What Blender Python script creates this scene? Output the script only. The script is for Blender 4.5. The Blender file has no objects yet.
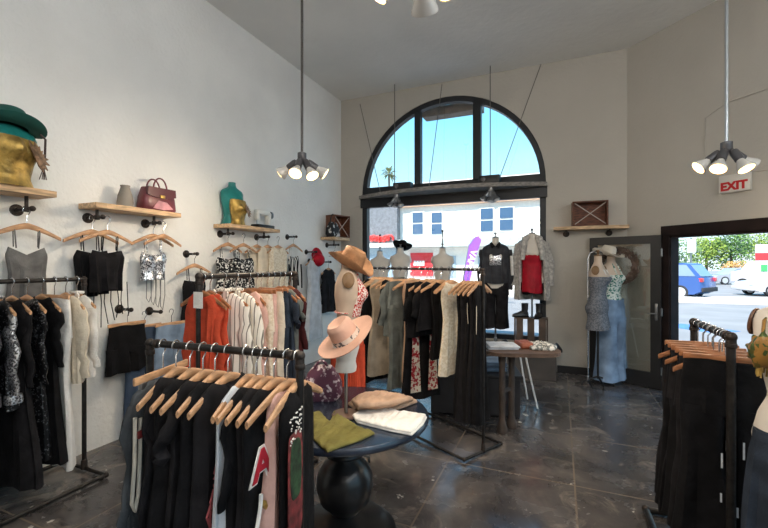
import bpy, bmesh, math, random
from mathutils import Vector, Matrix, noise
PI = math.pi
scn = bpy.context.scene
COL = scn.collection
R = math.radians

# ------------------------------------------------------------------ place frame
# camera stands at the origin at eye height, looking 23.5 degrees left of the +Y wall normal
EYE, FOC, YAW = 1.65, 405.0, R(23.5)
FWD = (-math.sin(YAW), math.cos(YAW)); RGT = (math.cos(YAW), math.sin(YAW))
XL, YB, CEIL = -3.81, 6.72, 4.74
CH0 = Vector((0.881, YB)); CHU = Vector((.70711, -.70711)); CHN = Vector((-.70711, -.70711))

def ray(px):
    t = (px - 384) / FOC
    return (FWD[0] + RGT[0]*t, FWD[1] + RGT[1]*t)
def at(px, py, d):
    r = ray(px); return Vector((r[0]*d, r[1]*d, EYE - (py-264)/FOC*d))
def onleft(px, py, off=0):
    return at(px, py, (XL+off)/ray(px)[0])
def onback(px, py, off=0):
    return at(px, py, (YB-off)/ray(px)[1])
def onch(px, py, off=0):
    r = ray(px); a = CH0 + CHN*off
    return at(px, py, (a.x+a.y)/(r[0]+r[1]))
def onfloor(px, py):
    return at(px, py, FOC*EYE/(py-264))
def atz(px, py, z):
    return at(px, py, FOC*(EYE-z)/(py-264))

# ------------------------------------------------------------------ materials
def lin(c):
    return c/12.92 if c <= .04045 else ((c+.055)/1.055)**2.4
def C(r, g, b):
    return (lin(r/255), lin(g/255), lin(b/255), 1)
MATS = {}
def mat(name, col, rough=.6, metal=0., bump=0., bscale=40., var=0., vscale=6., col2=None, spec=.5, sheen=0., stretch=None, emis=None, estr=0., detail=4.):
    if name in MATS: return MATS[name]
    m = bpy.data.materials.new(name); m.use_nodes = True
    nt = m.node_tree; N = nt.nodes; L = nt.links
    b = N['Principled BSDF']
    b.inputs['Base Color'].default_value = col
    b.inputs['Roughness'].default_value = rough
    b.inputs['Metallic'].default_value = metal
    b.inputs['Specular IOR Level'].default_value = spec
    if sheen:
        b.inputs['Sheen Weight'].default_value = sheen
    tc = N.new('ShaderNodeTexCoord')
    src = tc.outputs['Object']
    if stretch:
        mp = N.new('ShaderNodeMapping'); mp.inputs['Scale'].default_value = stretch
        L.new(src, mp.inputs['Vector']); src = mp.outputs['Vector']
    if var or col2:
        n = N.new('ShaderNodeTexNoise'); n.inputs['Scale'].default_value = vscale; n.inputs['Detail'].default_value = detail
        L.new(src, n.inputs['Vector'])
        cr = N.new('ShaderNodeValToRGB')
        c2 = col2 or tuple(min(1, c*(1-var)) for c in col[:3]) + (1,)
        c1 = col if col2 else tuple(min(1, c*(1+var*.6)) for c in col[:3]) + (1,)
        cr.color_ramp.elements[0].position = .36; cr.color_ramp.elements[1].position = .64
        cr.color_ramp.elements[0].color = c2; cr.color_ramp.elements[1].color = c1
        L.new(n.outputs['Fac'], cr.inputs['Fac']); L.new(cr.outputs['Color'], b.inputs['Base Color'])
    if bump:
        n2 = N.new('ShaderNodeTexNoise'); n2.inputs['Scale'].default_value = bscale; n2.inputs['Detail'].default_value = 5
        L.new(src, n2.inputs['Vector'])
        bp = N.new('ShaderNodeBump'); bp.inputs['Strength'].default_value = bump; bp.inputs['Distance'].default_value = .02
        L.new(n2.outputs['Fac'], bp.inputs['Height']); L.new(bp.outputs['Normal'], b.inputs['Normal'])
    if emis:
        b.inputs['Emission Color'].default_value = emis; b.inputs['Emission Strength'].default_value = estr
    MATS[name] = m
    return m
def fabric(name, col, var=.25, rough=.85, bump=.55, bscale=20, vscale=9, col2=None, sheen=.0):
    return mat(name, col, rough, bump=bump, bscale=bscale, var=var, vscale=vscale, col2=col2, spec=.2, sheen=sheen)
def striped(name, c1, c2, scale, axis='X', width=.5, rough=.85):
    """woven stripes: a property of the cloth itself"""
    if name in MATS: return MATS[name]
    m = bpy.data.materials.new(name); m.use_nodes = True
    N = m.node_tree.nodes; L = m.node_tree.links; b = N['Principled BSDF']
    b.inputs['Roughness'].default_value = rough; b.inputs['Specular IOR Level'].default_value = .2
    tc = N.new('ShaderNodeTexCoord'); w = N.new('ShaderNodeTexWave'); w.bands_direction = axis
    w.inputs['Scale'].default_value = scale; w.inputs['Distortion'].default_value = .0
    cr = N.new('ShaderNodeValToRGB'); cr.color_ramp.elements[0].position = width-.06; cr.color_ramp.elements[1].position = width+.06
    cr.color_ramp.elements[0].color = c1; cr.color_ramp.elements[1].color = c2
    L.new(tc.outputs['Object'], w.inputs['Vector']); L.new(w.outputs['Fac'], cr.inputs['Fac']); L.new(cr.outputs['Color'], b.inputs['Base Color'])
    MATS[name] = m; return m
def spotted(name, c1, c2, scale, pos=.5, rough=.7, metal2=None, kind='voronoi', soft=.04):
    """printed / sequinned cloth: small cells of a second colour"""
    if name in MATS: return MATS[name]
    m = bpy.data.materials.new(name); m.use_nodes = True
    N = m.node_tree.nodes; L = m.node_tree.links; b = N['Principled BSDF']
    b.inputs['Roughness'].default_value = rough; b.inputs['Specular IOR Level'].default_value = .3
    tc = N.new('ShaderNodeTexCoord')
    if kind == 'voronoi':
        v = N.new('ShaderNodeTexVoronoi'); v.inputs['Scale'].default_value = scale; out = v.outputs['Color']
        sep = N.new('ShaderNodeSeparateColor'); L.new(out, sep.inputs['Color']); out = sep.outputs['Red']
    else:
        v = N.new('ShaderNodeTexNoise'); v.inputs['Scale'].default_value = scale; v.inputs['Detail'].default_value = 3; out = v.outputs['Fac']
    L.new(tc.outputs['Object'], v.inputs['Vector'])
    cr = N.new('ShaderNodeValToRGB'); cr.color_ramp.elements[0].position = pos-soft; cr.color_ramp.elements[1].position = pos+soft
    cr.color_ramp.elements[0].color = c1; cr.color_ramp.elements[1].color = c2
    L.new(out, cr.inputs['Fac']); L.new(cr.outputs['Color'], b.inputs['Base Color'])
    if metal2 is not None:
        L.new(cr.outputs['Alpha'], b.inputs['Metallic'])
        cr.color_ramp.elements[0].color = c1[:3] + (0,); cr.color_ramp.elements[1].color = c2[:3] + (metal2,)
    MATS[name] = m; return m
def glass_mat(name, tint=(1, 1, 1, 1), gloss=.06):
    if name in MATS: return MATS[name]
    m = bpy.data.materials.new(name); m.use_nodes = True
    N = m.node_tree.nodes; L = m.node_tree.links
    N.remove(N['Principled BSDF'])
    t = N.new('ShaderNodeBsdfTransparent'); t.inputs['Color'].default_value = tint
    g = N.new('ShaderNodeBsdfGlossy'); g.inputs['Roughness'].default_value = .02
    mx = N.new('ShaderNodeMixShader'); mx.inputs[0].default_value = gloss
    L.new(t.outputs[0], mx.inputs[1]); L.new(g.outputs[0], mx.inputs[2])
    L.new(mx.outputs[0], N['Material Output'].inputs['Surface'])
    MATS[name] = m; return m

# ------------------------------------------------------------------ mesh builder
class MB:
    def __init__(self): self.bm = bmesh.new()
    def loft(self, rings, cap0=True, cap1=True, close=True, M=None):
        bm = self.bm; vs = []
        for r in rings:
            vs.append([bm.verts.new(M @ Vector(p) if M else Vector(p)) for p in r])
        n = len(vs[0])
        for a, b in zip(vs, vs[1:]):
            for i in range(n if close else n-1):
                j = (i+1) % n
                bm.faces.new((a[i], a[j], b[j], b[i]))
        if close and n > 2:
            for flag, r, rev in ((cap0, vs[0], True), (cap1, vs[-1], False)):
                if flag:
                    c = bm.verts.new(sum((v.co for v in r), Vector())/n)
                    for i in range(n):
                        j = (i+1) % n
                        bm.faces.new((c, r[j], r[i]) if rev else (c, r[i], r[j]))
        return self
    def box(self, x, y, z, sx, sy, sz, bev=0, M=None):
        """centre and full sizes"""
        T = Matrix.Translation((x, y, z)) @ Matrix.Diagonal((sx, sy, sz, 1))
        r = bmesh.ops.create_cube(self.bm, size=1, matrix=(M @ T) if M else T)
        if bev:
            es = list({e for v in r['verts'] for e in v.link_edges})
            bmesh.ops.bevel(self.bm, geom=es, offset=bev, segments=2, affect='EDGES', profile=.5)
        return self
    def tube(self, pts, r, n=8, cap=True, M=None, flat=1.0, closed=False):
        P = [Vector(p) for p in pts]; k = len(P)
        rr = r if isinstance(r, (list, tuple)) else [r]*k
        t0 = (P[1]-P[0]).normalized()
        up = Vector((0, 1, 0)) if abs(t0.y) < .9 else Vector((1, 0, 0))
        rings = []
        u = up
        for i in range(k):
            if closed: t = (P[(i+1) % k]-P[i-1]).normalized()
            else: t = (P[min(i+1, k-1)]-P[max(i-1, 0)]).normalized()
            u = (u - t*u.dot(t))
            u = u.normalized() if u.length > 1e-6 else t.orthogonal().normalized()
            w = t.cross(u)
            rings.append([P[i] + u*(rr[i]*flat*math.cos(2*PI*a/n)) + w*(rr[i]*math.sin(2*PI*a/n)) for a in range(n)])
        if closed: rings.append(rings[0]); cap = False
        return self.loft(rings, cap, cap, M=M)
    def lathe(self, prof, n=20, M=None, cap=True):
        rings = [[(max(r, 1e-4)*math.cos(2*PI*a/n), max(r, 1e-4)*math.sin(2*PI*a/n), z) for a in range(n)] for r, z in prof]
        return self.loft(rings, cap, cap, M=M)
    def prism(self, out, y0, y1, M=None, axis='y'):
        f = (lambda a, b, c: (a, c, b)) if axis == 'y' else (lambda a, b, c: (a, b, c)) if axis == 'z' else (lambda a, b, c: (c, a, b))
        bm = self.bm
        A = [bm.verts.new((M @ Vector(f(a, b, y0))) if M else Vector(f(a, b, y0))) for a, b in out]
        B = [bm.verts.new((M @ Vector(f(a, b, y1))) if M else Vector(f(a, b, y1))) for a, b in out]
        n = len(out)
        bm.faces.new(A[::-1]); bm.faces.new(B)
        for i in range(n):
            j = (i+1) % n
            bm.faces.new((A[i], A[j], B[j], B[i]))
        return self
    def quad(self, a, b, c, d):
        bm = self.bm
        bm.faces.new([bm.verts.new(Vector(p)) for p in (a, b, c, d)]); return self
    def sphere(self, c, r, sx=1, sy=1, sz=1, n=12, M=None):
        prof = [(r*math.sin(PI*i/n), -r*math.cos(PI*i/n)) for i in range(n+1)]
        T = Matrix.Translation(c) @ Matrix.Diagonal((sx, sy, sz, 1))
        return self.lathe(prof, n*2, M=(M @ T) if M else T, cap=False)
    def build(self, name, m, parent=None, smooth=True, angle=40):
        bmesh.ops.recalc_face_normals(self.bm, faces=self.bm.faces)
        me = bpy.data.meshes.new(name); self.bm.to_mesh(me); self.bm.free()
        me.materials.append(m)
        if smooth:
            for p in me.polygons: p.use_smooth = True
            me.set_sharp_from_angle(angle=R(angle))
        o = bpy.data.objects.new(name, me); COL.objects.link(o)
        if parent: o.parent = parent
        return o
def tag(o, label, cat, group=None, kind=None):
    if label: o['label'] = label
    if cat: o['category'] = cat
    if group: o['group'] = group
    if kind: o['kind'] = kind
    return o
def thing(name, label, cat, loc=(0, 0, 0), rz=0, group=None):
    o = bpy.data.objects.new(name, None); COL.objects.link(o)
    o.location = loc; o.rotation_euler = (0, 0, rz); o.empty_display_size = .1
    return tag(o, label, cat, group)
def struct(name, mb, m, smooth=False, parent=None):
    o = mb.build(name, m, parent, smooth)
    if not parent: o['kind'] = 'structure'
    return o
def kids(o): return [c for c in COL.objects if c.parent == o]
def dup(root, loc, rz, label, group=None, cat=None):
    r = root.copy(); COL.objects.link(r); r.location = loc; r.rotation_euler = (0, 0, rz)
    r['label'] = label
    if group: r['group'] = group
    for ch in list(root.children):
        c = ch.copy(); COL.objects.link(c); c.parent = r
        for g in list(ch.children):
            d = g.copy(); COL.objects.link(d); d.parent = c
    return r
def TX(x=0, y=0, z=0, rx=0, ry=0, rz=0, s=1):
    return Matrix.Translation((x, y, z)) @ Matrix.Rotation(rz, 4, 'Z') @ Matrix.Rotation(ry, 4, 'Y') @ Matrix.Rotation(rx, 4, 'X') @ Matrix.Scale(s, 4)
def text_mesh(name, body, size, m, parent, M, depth=.002, bold=0):
    cu = bpy.data.curves.new(name, 'FONT'); cu.body = body; cu.size = size; cu.align_x = 'CENTER'; cu.align_y = 'CENTER'
    cu.extrude = depth; cu.offset = bold
    t = bpy.data.objects.new(name+'_t', cu); COL.objects.link(t)
    bpy.context.view_layer.update()
    me = bpy.data.meshes.new_from_object(t); me.transform(M); me.name = name
    bpy.data.objects.remove(t); bpy.data.curves.remove(cu)
    me.materials.clear(); me.materials.append(m)
    o = bpy.data.objects.new(name, me); COL.objects.link(o); o.parent = parent
    return o

# ------------------------------------------------------------------ common materials
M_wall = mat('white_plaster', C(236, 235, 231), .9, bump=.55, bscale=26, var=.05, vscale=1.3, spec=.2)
M_wall2 = mat('dimmed_cream_plaster', C(188, 181, 170), .9, bump=.25, bscale=22, var=.05, vscale=1.1, spec=.2)  # cream darkened to stand in for weaker light on these walls
M_ceil = mat('ceiling_plaster', C(234, 232, 227), .9, bump=.3, bscale=14, var=.05, vscale=1.0, spec=.2)
M_black = mat('black_paint', C(26, 25, 26), .45, var=.2)
M_frame = mat('black_window_frame', C(30, 30, 33), .5, var=.15)
M_pipe = mat('black_iron_pipe', C(52, 49, 47), .42, metal=.6, var=.35, vscale=30, bump=.15, bscale=60)
M_fit = mat('cast_iron_fitting', C(58, 50, 45), .5, metal=.55, var=.4, vscale=40, bump=.2, bscale=80)
M_chrome = mat('chrome_wire', C(200, 200, 202), .22, metal=1.)
M_dchrome = mat('dull_steel', C(150, 150, 150), .35, metal=.9)
M_hang = mat('hanger_wood', C(198, 152, 112), .45, var=.3, vscale=5, stretch=(3, 20, 12), bump=.05)
M_hang2 = mat('darker_hanger_wood', C(160, 104, 66), .45, var=.3, vscale=5, stretch=(3, 20, 12))
M_plank = mat('shelf_plank_wood', C(205, 170, 130), .55, var=.35, vscale=4, stretch=(12, 1.5, 14), bump=.12, bscale=12)
M_rust = mat('crate_wood', C(112, 66, 44), .6, var=.45, vscale=6, stretch=(2, 8, 8), bump=.15)
M_glass = glass_mat('window_glass')
F = {}
F['black'] = fabric('black_cloth', C(17, 16, 18), .45, bump=.6, bscale=16)
F['black2'] = fabric('washed_black_cloth', C(28, 26, 28), .5, bump=.6, bscale=13)
F['charcoal'] = fabric('charcoal_cloth', C(62, 62, 66), .3)
F['grey'] = fabric('grey_knit', C(112, 110, 108), .3, bscale=140, bump=.5)
F['white'] = fabric('white_cloth', C(226, 222, 216), .08)
F['cream'] = fabric('cream_cloth', C(218, 205, 184), .12)
F['lace'] = spotted('cream_lace', C(212, 196, 170), C(226, 214, 194), 60, .45, .85)
F['orange'] = fabric('orange_cloth', C(192, 74, 48), .25, bump=.6, bscale=18)
F['pink'] = fabric('blush_cloth', C(214, 172, 160), .12)
F['tan'] = fabric('tan_cloth', C(182, 150, 126), .2)
F['olive'] = fabric('olive_cloth', C(116, 108, 58), .22)
F['taupe'] = fabric('taupe_cloth', C(164, 150, 132), .2)
F['sage'] = fabric('grey_green_cloth', C(104, 108, 104), .25)
F['maroon'] = fabric('maroon_cloth', C(74, 32, 34), .3)
F['denim'] = fabric('blue_denim', C(70, 86, 108), .35, bscale=160, bump=.35, vscale=5)
F['ldenim'] = fabric('light_blue_denim', C(128, 148, 172), .35, bscale=160, bump=.35, vscale=5)
F['gdenim'] = fabric('grey_denim', C(66, 69, 72), .45, bscale=60, bump=.35, vscale=5)
F['ddenim'] = fabric('dark_denim', C(48, 56, 68), .35, bscale=160, bump=.35)
F['stripe'] = striped('striped_white_shirting', C(120, 112, 104), C(228, 220, 208), 9, 'X', .09)
F['print'] = spotted('black_and_white_print', C(16, 16, 18), C(222, 220, 214), 42, .56, .8, kind='noise')
F['bw'] = striped('black_and_white_stripe', C(18, 18, 20), C(225, 222, 216), 7, 'X', .55)
F['sequin'] = spotted('black_sequins', C(14, 14, 16), C(150, 150, 154), 120, .9, .35, metal2=.8)
F['silver'] = spotted('silver_sequins', C(70, 70, 74), C(235, 235, 238), 110, .45, .28, metal2=.9)
F['red'] = fabric('red_satin', C(168, 18, 38), .25, rough=.5)
F['fur'] = fabric('grey_fur', C(196, 190, 183), .3, bscale=70, bump=1.0, vscale=25)
F['palegrey'] = fabric('pale_grey_cloth', C(196, 200, 206), .15)
F['plum'] = spotted('plum_print', C(92, 52, 68), C(214, 196, 196), 26, .58, .75, kind='noise')
F['bandana'] = spotted('red_bandana_print', C(196, 44, 36), C(240, 226, 216), 70, .5, .8, kind='noise')
F['gingham'] = spotted('dark_check', C(92, 94, 100), C(122, 124, 130), 90, .5, .85)
F['floral'] = spotted('small_floral_print', C(214, 216, 206), C(60, 120, 104), 60, .62, .8)
F['graphic'] = spotted('red_and_white_graphic', C(150, 28, 38), C(206, 196, 180), 38, .5, .8, kind='noise')
SKY, SUN, EXPO = .7, 3.8, 1.42
FILL_LAMPS = [(3.3, -2.6, 3.8), (3.5, -.6, 3.8), (.2, -3.8, 3.9), (3.5, 1.4, 3.8), (-.2, .7, 3.6)]  # positions of the added unseen fill globes
FILL_GLOW = 31
# ------------------------------------------------------------------ builders
def make_hanger(name, label, clip=False, m=None, wide=.225):
    m = m or M_hang
    t = thing(name, label, 'hanger')
    pts = []
    for i in range(13):
        a = R(200 - i*20)
        pts.append((.0245*math.cos(a), 0, .0245*math.sin(a)))
    pts += [(.012, 0, -.03), (0, 0, -.045), (0, 0, -.115)]
    MB().tube(pts, .0033, 8).build('hook', M_chrome, t)
    b = MB()
    if not clip:
        top, bot = [], []
        n = 14
        for i in range(-n, n+1):
            u = i/n; x = u*wide
            zt = -.098 - .094*(abs(u)**1.3) + .004*math.cos(u*PI*.5)
            th = .046 - .017*abs(u)
            top.append((x, zt)); bot.append((x, zt-th))
        rings = []
        for (x, zt), (_, zb) in zip(top, bot):
            u_ = x/wide
            zc, h = (zt+zb)/2, (zt-zb)/2
            rings.append([(x, (.0115 - .003*abs(u_))*math.cos(a*PI/4), zc + h*math.sin(a*PI/4)) for a in range(8)])
        b.loft(rings)
        b.build('wooden_body', m, t)
    else:
        b.box(0, 0, -.125, .36, .014, .034, .005)
        b.build('wooden_bar', m, t)
        for s in (-1, 1):
            MB().box(s*.13, 0, -.155, .03, .02, .035, .004).build('clip', M_dchrome, t)
    return t

def interp(prof, n):
    """resample a profile of tuples by its first column"""
    z0, z1 = prof[0][0], prof[-1][0]
    out = []
    for i in range(n+1):
        z = z0 + (z1-z0)*i/n
        for a, b in zip(prof, prof[1:]):
            if (a[0] >= z >= b[0]) or (a[0] <= z <= b[0]):
                f = (z-a[0])/(b[0]-a[0]) if b[0] != a[0] else 0
                f = f*f*(3-2*f)*.4 + f*.6
                out.append((z,) + tuple(p+(q-p)*f for p, q in zip(a[1:], b[1:])))
                break
    return out
def cloth(mb, prof, seed=0, amp=.012, nf=3.2, rows=22, n=36, vneck=0., cx=0., hem=.01, M=None, grow=1.0, cap0=True):
    """a hanging closed tube of cloth: rows (z, half width, half depth), waving folds that grow downwards"""
    rnd = random.Random(seed)
    p1, p2, p3 = rnd.uniform(0, 6), rnd.uniform(0, 6), rnd.uniform(0, 6)
    f1, f2 = nf*rnd.uniform(.8, 1.2), nf*2.1*rnd.uniform(.8, 1.2)
    z0, z1 = prof[0][0], prof[-1][0]
    rings = []
    for z, hw, hd in interp(prof, rows):
        k = ((z0-z)/(z0-z1))**.7*grow
        ring = []
        for a in range(n):
            th = 2*PI*a/n
            c, s = math.cos(th), math.sin(th)
            u = math.copysign(abs(c)**.75, c); v = math.copysign(abs(s)**.8, s)
            x = hw*u
            wav = amp*k*(math.sin(f1*PI*u + p1 + 1.2*z) + .6*math.sin(f2*PI*u + p2 - .8*z))
            side = amp*.7*k*math.sin(7*z + p3)*abs(u)
            zz = z
            if vneck and z > z0 - vneck*1.2:
                q = 1 - (z0-z)/(vneck*1.2)
                zz = z - vneck*q*(1-abs(u))**.8
            if z < z1 + .04: zz += hem*math.sin(3*u + p1)
            ring.append((cx + x + side, hd*v + wav, zz))
        rings.append(ring)
    mb.loft(rings, cap0, True, M=M)
    return mb
def sleeve(mb, s, L, sh=.2, z0=-.165, r=.06, spread=.05, seed=0, bend=.0):
    rnd = random.Random(seed*7+int(s > 0))
    pts, rr = [], []
    n = 9
    for i in range(n+1):
        f = i/n
        pts.append((s*(sh - .03 + spread*math.sin(f*1.4) + .012*math.sin(9*f+seed)), .012*math.sin(6*f+rnd.uniform(0, 3)) + bend*f, z0 - .01 - L*f))
        rr.append((r*(.75 if i == 0 else 1) - r*.38*f) * (1+.1*math.sin(11*f+seed)))
    mb.tube(pts, rr, 12, flat=.42)
    return mb

def garment(name, label, cat, kind, m, group, L=.65, seed=0, slv=None, hd=.03, hem=.22, sh=.188, collar=None, extras=None, vneck=0., belt=None, amp=.016, cuff=None, drop=0., neck=.095):
    """a piece of clothing in hanger space: z = 0 is the rail axis, X the hanger's length, -Y its front"""
    t = thing(name, label, cat, group=group)
    t['_n'] = 0; del t['_n']
    b = MB()
    zt = -.106 - drop
    if kind in ('top', 'dress'):
        prof = [(zt-.012, neck, hd*.7), (zt-.024, neck+.04, hd*.9), (zt-.062, sh*.92, hd), (zt-.092, sh, hd), (zt-.15, sh*1.03, hd*1.1)]
        if kind == 'dress':
            prof += [(zt-.36, sh*.82, hd*1.1), (zt-.5, sh*.9, hd*1.1), (zt-L, hem, hd*1.6)]
        else:
            prof += [(zt-.3, sh*1.0, hd*1.1), (zt-L, hem, hd*1.3)]
        cloth(b, prof, seed, amp, vneck=vneck or .05)
        b.build('body', m, t)
    elif kind in ('cami', 'slip'):
        z = zt - .17
        w = sh*.72
        prof = [(z, w*.9, hd*.8), (z-.06, w*1.05, hd*1.2), (z-.2, w*.95, hd), (z-L+.17, hem, hd*1.5)]
        cloth(b, prof, seed, amp, vneck=vneck or .07)
        b.build('body', m, t)
        for s in (-1, 1):
            MB().tube([(s*w*.55, -.012, z-.01), (s*w*.62, -.012, zt-.06), (s*w*.6, 0, zt-.025), (s*w*.62, .012, zt-.06), (s*w*.6, .012, z)], .0045, 6).build('strap', m, t)
    elif kind == 'pants':
        z = zt - .035
        w = .19
        prof = [(z, w*.92, hd), (z-.1, w, hd*1.15), (z-.28, w*1.06, hd*1.2)]
        cloth(b, prof, seed, amp*.5, rows=10)
        for s in (-1, 1):
            lp = [(z-.24, w*.52, hd*1.15), (z-.5, w*.47, hd*1.05), (z-L*.75, hem*.5, hd), (z-L, hem*.6, hd*1.2)]
            cloth(b, lp, seed+s+3, amp, nf=1.3, rows=16, n=22, cx=s*w*.5)
        b.build('legs', m, t)
        wb = MB(); cloth(wb, [(z+.004, w*.94, hd*1.08), (z-.035, w*.95, hd*1.1)], seed, 0, rows=3); wb.build('waistband', belt or m, t)
    elif kind in ('skirt', 'shorts'):
        z = zt - .035
        w = .18
        if kind == 'skirt':
            cloth(b, [(z, w*.9, hd), (z-.12, w, hd*1.2), (z-L, hem, hd*1.5)], seed, amp)
        else:
            cloth(b, [(z, w*.92, hd), (z-.24, w*1.08, hd*1.2)], seed, amp*.5, rows=10)
            for s in (-1, 1):
                cloth(b, [(z-.2, w*.54, hd*1.15), (z-L, w*.6, hd*1.2)], seed+s+3, amp, nf=1.3, rows=8, n=22, cx=s*w*.53)
        b.build('body', m, t)
        wb = MB(); cloth(wb, [(z+.004, w*.93, hd*1.08), (z-.035, w*.94, hd*1.1)], seed, 0, rows=3); wb.build('waistband', belt or m, t)
    if slv:
        Ls, rs, ms = slv
        for s in (-1, 1):
            sb = MB(); sleeve(sb, s, Ls, sh=sh, z0=zt-.092, r=rs, seed=seed, spread=.05 if Ls > .3 else .09)
            so = sb.build('sleeve', ms or m, t)
            if cuff:
                x = s*(sh-.03+.05*math.sin(1.4)+.012*math.sin(9+seed))
                MB().lathe([(rs*.66, 0), (rs*.7, .02), (rs*.64, .055)], 12, M=TX(x, 0, zt-.102-Ls)).build('cuff', cuff, so)
    if collar:
        cb = MB()
        for s in (-1, 1):
            cb.prism([(0, zt-.055), (s*.055, zt+.012), (s*.085, zt-.01), (s*.05, zt-.09)], -hd*1.25, -hd*.95)
        cb.tube([(.06*math.cos(a*PI/6), .028*math.sin(a*PI/6), zt+.006) for a in range(12)], .011, 8, closed=True)
        cb.build('collar', collar, t)
    if extras: extras(t, zt, hd)
    return t

def place(o, loc, rz):
    o.location = loc; o.rotation_euler = (0, 0, rz); return o

H_PROTO = {}
def hanger_at(kind, loc, rz, label, group):
    """kind: 'wood', 'dark', 'clip', 'darkclip'"""
    if kind not in H_PROTO:
        o = make_hanger('clip_hanger' if 'clip' in kind else 'clothes_hanger', label, 'clip' in kind, M_hang2 if 'dark' in kind else M_hang)
        H_PROTO[kind] = o
        o['group'] = group
        return place(o, loc, rz)
    return dup(H_PROTO[kind], loc, rz, label, group)

class Rail:
    def __init__(s, near, far, z):
        s.a = Vector(near[:2]); s.b = Vector(far[:2]); s.z = z
        s.d = (s.b-s.a).normalized(); s.L = (s.b-s.a).length
        s.rz = math.atan2(-s.d.x, s.d.y)
    def t(s, t):
        p = s.a + (s.b-s.a)*t; return Vector((p.x, p.y, s.z))
    def px(s, px):
        """parameter of the rail point seen in the direction px"""
        r = ray(px); n = Vector((r[1], -r[0]))
        return (-s.a.dot(n))/((s.b-s.a).dot(n))

def clothes_rack(label, near, far, z, hw=.25, rp=.0205, joint='elbow', cross=True, group=None, end_bars=True):
    rail = Rail(near, far, z)
    t = thing('clothes_rack', label, 'clothes rack', (near[0], near[1], 0), rail.rz, group)
    L = rail.L
    # local: Y along the rail, near end at origin
    MB().tube([(0, 0, z), (0, L, z)], rp, 14).build('rail', M_pipe, t)
    for y in (0, L):
        MB().tube([(0, y, .03), (0, y, z)], rp*.98, 14).build('post', M_pipe, t)
        e = MB().sphere((0, y, z), rp*1.3, n=8)
        s = 1 if y == 0 else -1
        e.lathe([(rp*1.1, 0), (rp*1.28, .004), (rp*1.28, .02), (rp*1.1, .024)], 14, M=TX(0, y, z-.055))
        e.lathe([(rp*1.1, 0), (rp*1.28, .004), (rp*1.28, .02), (rp*1.1, .024)], 14, M=TX(0, y+s*.03, z, rx=-s*PI/2))
        e.lathe([(rp*1.12, 0), (rp*1.12, .045)], 14, M=TX(0, y, z-.05))
        e.build('elbow_fitting', M_fit, t)
        f = MB().tube([(-hw, y, .025), (hw, y, .025)], rp*.9, 12)
        f.build('foot_bar', M_pipe, t)
        g = MB().lathe([(rp*1.5, 0), (rp*1.55, .01), (rp*1.3, .07), (rp, .075)], 14, M=TX(0, y, .02))
        g.build('tee_fitting', M_fit, t)
        for s2 in (-1, 1):
            MB().sphere((s2*hw, y, .026), rp*1.25, n=8).build('corner_fitting', M_fit, t)
    for s2 in (-1, 1):
        MB().tube([(s2*hw, 0, .025), (s2*hw, L, .025)], rp*.9, 12).build('base_bar', M_pipe, t)
    return rail

# ---------------------------------------------------------------- torsos
TORSO = [(-.02, .150, .095), (0, .168, .108), (.08, .178, .118), (.17, .160, .105), (.27, .122, .085), (.36, .138, .098), (.46, .160, .108), (.54, .172, .104), (.60, .178, .086), (.635, .165, .07), (.665, .11, .058), (.69, .06, .05), (.73, .052, .048), (.78, .05, .046)]
def torso_ring(z, hw, hd, n=32, bust=1., off=0.):
    ring = []
    g = math.exp(-((z-.475)/.065)**2)*bust
    for a in range(n):
        th = 2*PI*a/n; c, s = math.cos(th), math.sin(th)
        u = math.copysign(abs(c)**.85, c)
        x, y = (hw+off)*u, (hd+off)*s
        if s < 0:
            for sg in (-1, 1):
                y -= .05*g*math.exp(-((x-sg*.075)/.05)**2)
        elif z < .22:
            y += .03*math.exp(-((z-.06)/.09)**2)*s
        ring.append((x, y, z))
    return ring
def torso(mb, z0=-.02, z1=.78, bust=1., off=0., M=None, rows=40, cap0=True, cap1=True):
    rings = [torso_ring(z, hw, hd, bust=bust, off=off) for z, hw, hd in interp(TORSO, rows) if z0-1e-6 <= z <= z1+1e-6]
    return mb.loft(rings, cap0, cap1, M=M)

def dress_form(label, loc, rz, hip, m, poleh=None, stand='tripod', group=None, arm=True, m_plate=None, neck='knob', mp=None, s=1.0):
    """a shop dress form; hip = height of the bottom of the torso"""
    t = thing('dress_form', label, 'dress form', loc, rz, group)
    b = MB(); torso(b, M=TX(z=hip, s=s)); b.build('torso', m, t)
    mp = mp or M_dchrome
    c = MB().lathe([(.05*s, 0), (.053*s, .006), (.05*s, .014), (.02, .02), (.012, .026), (.012, .05), (.02, .056), (.022, .07), (.014, .082), (.002, .086)], 16, M=TX(z=hip+.775*s))
    c.build('neck_cap', m_plate or mp, t)
    if arm:
        for sg in (-1, 1):
            MB().lathe([(.002, 0), (.05, 0), (.05, .008), (.044, .014), (.002, .016)], 18, M=TX(sg*.168*s, 0, hip+.585*s, ry=sg*R(80)) @ Matrix.Diagonal((1.25, .95, 1, 1))).build('armhole_plate', m_plate or m, t)
    MB().tube([(0, 0, .1), (0, 0, hip+.01)], .014, 12).build('pole', mp, t)
    if stand == 'tripod':
        b = MB()
        for k in range(4):
            a = k*PI/2+.5
            b.tube([(0, 0, .13), (.1*math.cos(a), .1*math.sin(a), .1), (.2*math.cos(a), .2*math.sin(a), .05)], .011, 8)
        b.build('base', mp, t)
        for k in range(4):
            a = k*PI/2+.5
            MB().lathe([(.004, -.008), (.024, -.008), (.024, .008), (.004, .008)], 12, M=TX(.2*math.cos(a), .2*math.sin(a), .025, rx=PI/2)).build('caster', M_black, t)
    else:
        MB().lathe([(.14, 0), (.145, .008), (.13, .014), (.03, .022), (.022, .1)], 24).build('base', mp, t)
    return t

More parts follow.
